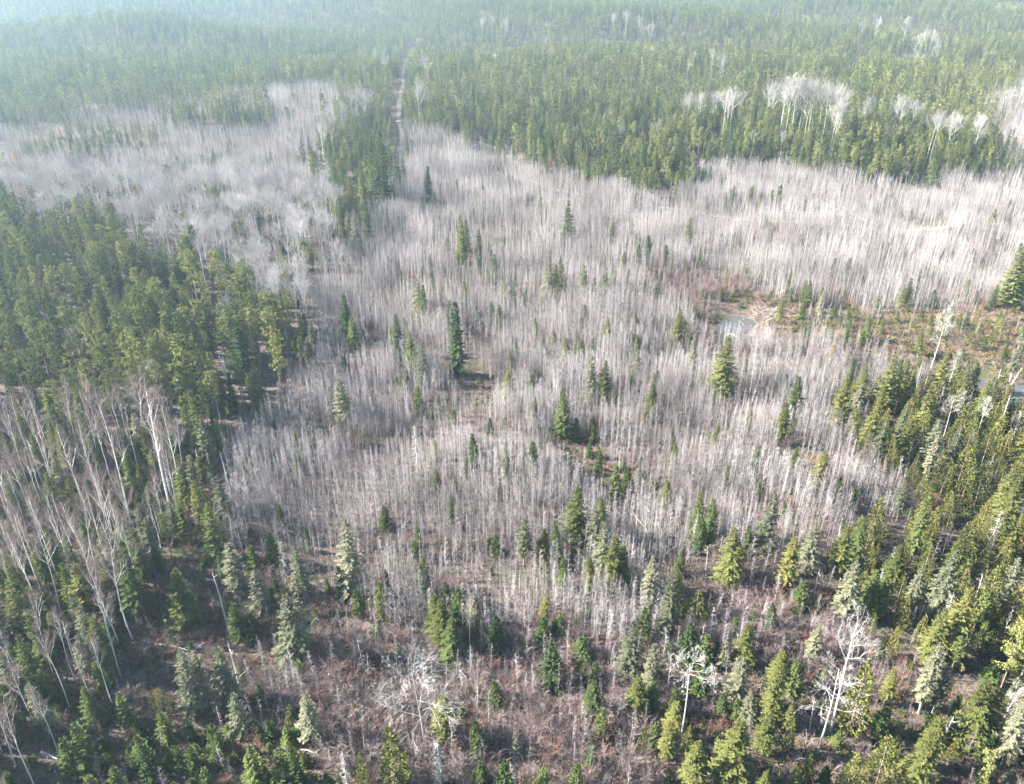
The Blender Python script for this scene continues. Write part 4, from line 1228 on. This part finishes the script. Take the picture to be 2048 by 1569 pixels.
def add_tree(kind, row, lab, stand):
    x, y, z, h, w, v, yaw, tx, ty = row
    v = int(v)
    tm, cm, nh = part_meshes(kind, v)
    e = bpy.data.objects.new(NAMES[kind], None); col.objects.link(e)
    e.empty_display_size = 0.3
    e.location = (x, y, z)
    e.rotation_euler = Euler((tx, ty, yaw))
    s = h / nh
    e.scale = (s * w, s * w, s)
    for nm, m in (('trunk', tm), ('crown', cm)):
        o = bpy.data.objects.new(nm, m); col.objects.link(o); o.parent = e
    if lab is None:
        look = LOOK[(kind, SPEC[kind][v][1])]
        size = ''
        if kind in SIZES:
            a, b = SIZES[kind]; size = 'small ' if h < a else 'tall ' if h > b else 'medium-sized '
        dd = np.hypot(LMX[:, 0] - x, LMX[:, 1] - y); i = int(np.argmin(dd))
        place = WHERE[stand]
        if kind == 'poplar' and stand == 3: place = 'in a stand of its own kind above the pines'
        if kind == 'sapling' and stand == 1: place = 'among many of its kind'
        if kind == 'alder' and stand == 10: place = 'among many of its kind'
        if dd[i] < 13.0: place = 'close beside ' + LANDMARKS[i][2]
        wd = 'slender ' if w < WQ[kind][0] else 'broad ' if w > WQ[kind][1] else ''
        look = VADJ.get(kind, {}).get(v, '') + look
        lab = size + wd + look + ' ' + place
        if len(lab.split()) > 16: lab = wd + look + ' ' + place
        nb = neighbour(kind, x, y)
        if len((lab + nb).split()) <= 16: lab += nb
        g = GROUPS[kind] + ' ' + place
    else: g = GROUPS[kind]
    e['label'] = lab; e['category'] = CATS[kind]; e['group'] = g
    return e
def scatter(name, kind, rows, lod, label, cat):
    """one object of kind stuff: a cloud of points that carries a tree on each"""
    rows = np.array(rows, float)
    n = len(rows)
    me = bpy.data.meshes.new(name)
    me.vertices.add(n); me.vertices.foreach_set('co', rows[:, :3].astype(np.float32).ravel())
    objs = [joined_object(kind, i, lod) for i in range(len(SPEC[kind]))]
    nh = objs[0][1]
    sc = np.stack([rows[:, 3] / nh * rows[:, 4], rows[:, 3] / nh * rows[:, 4], rows[:, 3] / nh], -1).astype(np.float32)
    ro = np.stack([rows[:, 7], rows[:, 8], rows[:, 6]], -1).astype(np.float32)
    a = me.attributes.new('scl', 'FLOAT_VECTOR', 'POINT'); a.data.foreach_set('vector', sc.ravel())
    a = me.attributes.new('rot', 'FLOAT_VECTOR', 'POINT'); a.data.foreach_set('vector', ro.ravel())
    a = me.attributes.new('pick', 'INT', 'POINT'); a.data.foreach_set('value', rows[:, 5].astype(np.int32))
    o = link(name, me, kind='stuff', label=label, cat=cat)
    src = bpy.data.collections.new('source_' + name)
    for i, (q, _) in enumerate(objs):
        c = bpy.data.objects.new('source_%02d' % i, q.data); src.objects.link(c)
    t = bpy.data.node_groups.new('scatter_' + name, 'GeometryNodeTree')
    t.interface.new_socket('Geometry', in_out='INPUT', socket_type='NodeSocketGeometry')
    t.interface.new_socket('Geometry', in_out='OUTPUT', socket_type='NodeSocketGeometry')
    gi, go = t.nodes.new('NodeGroupInput'), t.nodes.new('NodeGroupOutput')
    ci = t.nodes.new('GeometryNodeCollectionInfo'); ci.inputs['Collection'].default_value = src
    ci.inputs['Separate Children'].default_value = True; ci.inputs['Reset Children'].default_value = True
    ip = t.nodes.new('GeometryNodeInstanceOnPoints'); ip.inputs['Pick Instance'].default_value = True
    mp = t.nodes.new('GeometryNodeMeshToPoints')
    def attr(nm, typ):
        q = t.nodes.new('GeometryNodeInputNamedAttribute'); q.data_type = typ; q.inputs['Name'].default_value = nm
        return q.outputs['Attribute']
    er = t.nodes.new('FunctionNodeEulerToRotation')
    t.links.new(attr('rot', 'FLOAT_VECTOR'), er.inputs[0]); t.links.new(er.outputs[0], ip.inputs['Rotation'])
    t.links.new(attr('scl', 'FLOAT_VECTOR'), ip.inputs['Scale']); t.links.new(attr('pick', 'INT'), ip.inputs['Instance Index'])
    t.links.new(gi.outputs[0], mp.inputs['Mesh']); t.links.new(mp.outputs[0], ip.inputs['Points'])
    t.links.new(ci.outputs[0], ip.inputs['Instance']); t.links.new(ip.outputs[0], go.inputs[0])
    md = o.modifiers.new('scatter', 'NODES'); md.node_group = t
    return o
STUFF = {'brush': ('low_brush', 'low dead brush and withered grass on the forest floor', 'brush'), 'bleached': ('dead_wood', 'farther bleached trees', 'dead trees'), 'sapling': ('aspen_thicket', 'dense mass of bare pale aspen saplings', 'aspens'), 'spruce': ('spruce_forest', 'spruces of the forest in one mass', 'forest'), 'pine': ('pine_forest', 'pines of the forest in one mass', 'forest'), 'fir': ('fir_undergrowth', 'young firs scattered as undergrowth', 'undergrowth'),
         'cedar': ('cedar_forest', 'farther cedars in one olive mass', 'forest'), 'birch': ('birch_wood', 'farther leafless birches in one mass', 'wood'), 'poplar': ('poplar_wood', 'farther leafless grey poplars in one mass', 'wood'), 'alder': ('alder_thicket', 'brown leafless alder brush covering the ground', 'brush'),
         'dead_spruce': ('dead_wood', 'farther dead spruces', 'dead trees'), 'snag': ('snag_wood', 'farther snags', 'snags')}
for kind in SPEC:
    if not trees[kind]: continue
    A = np.array(trees[kind], float)
    px, py = project(A[:, 0], A[:, 1], A[:, 2]); qx, qy = project(A[:, 0], A[:, 1], A[:, 2] + A[:, 3])
    inview = (np.maximum(px, qx) > 4) & (np.minimum(px, qx) < 2044) & (qy < 1560) & (py > 5)
    size = np.hypot(px - qx, py - qy)
    hero = np.array([l is not None for l in labels[kind]])
    score = np.where(inview, size + hero * 1e5, -1)
    order = np.argsort(-score)
    lim = LIMIT.get(kind, 290)
    chosen = [i for i in order[:lim] if score[i] > 6]
    st = stand_of(A[:, 0], A[:, 1], A[:, 2])
    for i in chosen: add_tree(kind, trees[kind][i], labels[kind][i], int(st[i]))
    rest = np.ones(len(A), bool); rest[chosen] = False
    d = np.hypot(np.hypot(A[:, 0], A[:, 1]), HC)
    nm, lab, cat = STUFF.get(kind, ('undergrowth', 'farther saplings', 'saplings'))
    for lod, (a, b, tag) in enumerate(((0, 250, 'near '), (250, 560, ''), (560, 1e9, 'far-off '))):
        m = rest & (d >= a) & (d < b)
        if m.any(): scatter(nm, kind, A[m], lod, tag + lab, cat)
    print(kind, len(A), 'individual', len(chosen))

# ------------------------------------------------------------------ fallen logs, brush pile, boulders
def fallen_log(x0, y0, x1, y1, r, key, label, seed):
    R = np.random.default_rng(seed)
    a, b = np.array(ground(x0, y0)), np.array(ground(x1, y1))
    L = float(np.linalg.norm(b - a)); u = (b - a) / L
    e = bpy.data.objects.new('fallen_log', None); col.objects.link(e); e.location = a
    e.empty_display_size = 0.3
    n = 6; pts = []
    for i in range(n):
        p = a + u * L * i / (n - 1); z = float(terrain(p[0], p[1]))
        pts.append(np.array([p[0] - a[0] + R.normal(0, 0.05), p[1] - a[1] + R.normal(0, 0.05), max(z, a[2] + (b[2] - a[2]) * i / (n - 1)) - a[2] + r * 0.8 + 0.25 * math.sin(3.1 * i / (n - 1))]))
    mb = MB(); mb.tube(pts, [r * (1 - 0.55 * i / (n - 1)) for i in range(n)], key, 7, True)
    link('trunk', mb.mesh('log_trunk'), e)
    sb = MB()
    for k in range(int(5 + L)):
        t = R.uniform(0.3, 0.98); i = min(n - 2, int(t * (n - 1))); p = pts[i] + (pts[i + 1] - pts[i]) * (t * (n - 1) - i)
        d = unit(u * 0.6 + R.normal(0, 0.6, 3) + Z * 0.5) * R.uniform(0.4, 1.6)
        sb.spike(p, p + d, r * 0.3, key)
    link('branch_stubs', sb.mesh('log_stubs'), e)
    e['label'] = label; e['category'] = 'log'; e['group'] = 'fallen logs'
LOGS = [(310, 1290, 385, 1304, .16, 'bleached', 'pale fallen birch log lying across the dark hollow'), (385, 1305, 412, 1286, .12, 'bleached', 'short pale log meeting the birch log in the dark hollow'), (183, 1378, 212, 1384, .12, 'grey_wood', 'short grey fallen log under the birches at the hollow'),
 (82, 1505, 126, 1526, .14, 'birch_bark', 'white fallen birch log among the young firs'), (118, 1478, 152, 1456, .12, 'grey_wood', 'grey fallen log with bare branches at the foot of a birch'), (1441, 1250, 1500, 1282, .20, 'pine_bark', 'rust-brown fallen log in the alder thicket, upper of two in line'), (1505, 1285, 1562, 1308, .18, 'pine_bark', 'rust-brown fallen log in the alder thicket, lower of two in line'),
 (1217, 1012, 1262, 1050, .13, 'bleached', 'pale fallen pole beside the olive-gold spruce'), (1268, 1030, 1300, 1075, .12, 'bleached', 'thin pale fallen pole below the rusty opening'), (1063, 955, 1092, 978, .11, 'bleached', 'pale fallen stick at the edge of the rusty opening'), (918, 1340, 934, 1362, .13, 'grey_wood', 'grey leaning log below the leaning birch'),
 (1398, 603, 1442, 604, .14, 'bleached', 'straight pale log lying behind the beaver pond'), (1455, 668, 1474, 676, .14, 'bleached', 'pale log across the outlet of the beaver pond'), (1900, 742, 1935, 733, .14, 'grey_wood', 'grey log at the rim of the pond behind the bleached poplars'), (1330, 1110, 1370, 1082, .12, 'bleached', 'thin pale fallen stem among the alders'), (2010, 790, 2046, 735, .18, 'bleached', 'leaning white fallen trunk beside the small pond behind the cedars'),
 (600, 1500, 640, 1512, .12, 'grey_wood', 'grey fallen log below the blue-grey spruce'), (1180, 1545, 1215, 1562, .12, 'grey_wood', 'grey fallen log in the alder thicket beside young firs')]
for k, q in enumerate(LOGS): fallen_log(*q, 700 + k)
def brush_pile():
    cx, cy_, cz = ground(1532, 632)
    e = bpy.data.objects.new('brush_pile', None); col.objects.link(e); e.location = (cx, cy_, cz); e.empty_display_size = 0.3
    R = np.random.default_rng(5)
    for k in range(70):
        a = R.uniform(0, 6.28); L = R.uniform(2.0, 5.5); el = R.uniform(0.05, 0.9)
        c = np.array([R.normal(0, 3.0), R.normal(0, 2.6), 0]); c[2] = float(terrain(cx + c[0], cy_ + c[1])) - cz + R.uniform(0, 1.5) * math.exp(-(c[0] ** 2 + c[1] ** 2) / 16)
        d = (horiz(a) * math.cos(el) + Z * math.sin(el)) * L
        mb = MB(); mb.tube([c - Z * 0.1, c + d * 0.5 + R.normal(0, 0.12, 3), c + d], [0.055, 0.045, 0.02], ('grey_wood', 'aspen_bark', 'straw')[k % 3], 4, True)
        link('stick', mb.mesh('stick'), e)
    e['label'] = 'heap of pale beaver-cut sticks beside the pond'; e['category'] = 'brush pile'
brush_pile()
def boulder(px, py, r, label, seed):
    R = np.random.default_rng(seed)
    x, y, z = ground(px, py)
    mb = MB(); k = mb.mi('stone'); nu, nv = 9, 6
    for j in range(nv + 1):
        for i in range(nu):
            t = math.pi * j / nv; a = 2 * math.pi * i / nu
            q = r * R.uniform(0.82, 1.15)
            mb.v.append((q * 1.3 * math.sin(t) * math.cos(a), q * math.sin(t) * math.sin(a), q * 0.62 * math.cos(t) + r * 0.2))
    for j in range(nv):
        for i in range(nu):
            mb.f.append((j * nu + i, (j + 1) * nu + i, (j + 1) * nu + (i + 1) % nu, j * nu + (i + 1) % nu)); mb.m.append(k)
    o = link('boulder', mb.mesh('boulder'), label=label, cat='boulder', group='boulders at the forest edge')
    o.location = (x, y, z); o.rotation_euler = (0, 0, R.uniform(0, 6.28))
for k, (px, py, r) in enumerate(((930, 284, 1.6), (942, 288, 2.0), (950, 293, 1.3), (958, 286, 1.2), (936, 292, 0.9), (990, 297, 1.3), (1064, 282, 1.5), (1070, 296, 1.7), (1076, 303, 1.2))):
    boulder(px, py, r, 'pale granite boulder in the bright opening at the forest edge' if px < 1000 else 'grey granite boulder in the shaded gap at the forest edge', 60 + k)

# ------------------------------------------------------------------ haze: pale even air round the camera and the whole scene
def haze():
    x0, x1, y0, y1, z0, z1 = -9000, 9000, -700, 9500, -60, 135
    v = [(x, y, z) for z in (z0, z1) for y in (y0, y1) for x in (x0, x1)]
    f = [(0, 2, 3, 1), (4, 5, 7, 6), (0, 1, 5, 4), (2, 6, 7, 3), (0, 4, 6, 2), (1, 3, 7, 5)]
    me = bpy.data.meshes.new('haze'); me.from_pydata(v, [], f)
    m, t, out = new_mat('pale_haze')
    p = nd(t, 'ShaderNodeVolumePrincipled')
    p.inputs['Color'].default_value = (0.58, 0.81, 1.0, 1)
    p.inputs['Density'].default_value = 0.00022
    p.inputs['Anisotropy'].default_value = 0.45
    p.inputs['Density Attribute'].default_value = ''
    t.links.new(p.outputs[0], out.inputs['Volume'])
    me.materials.append(m)
    link('haze', me, kind='stuff', label='pale bluish haze filling the air', cat='haze')
haze()
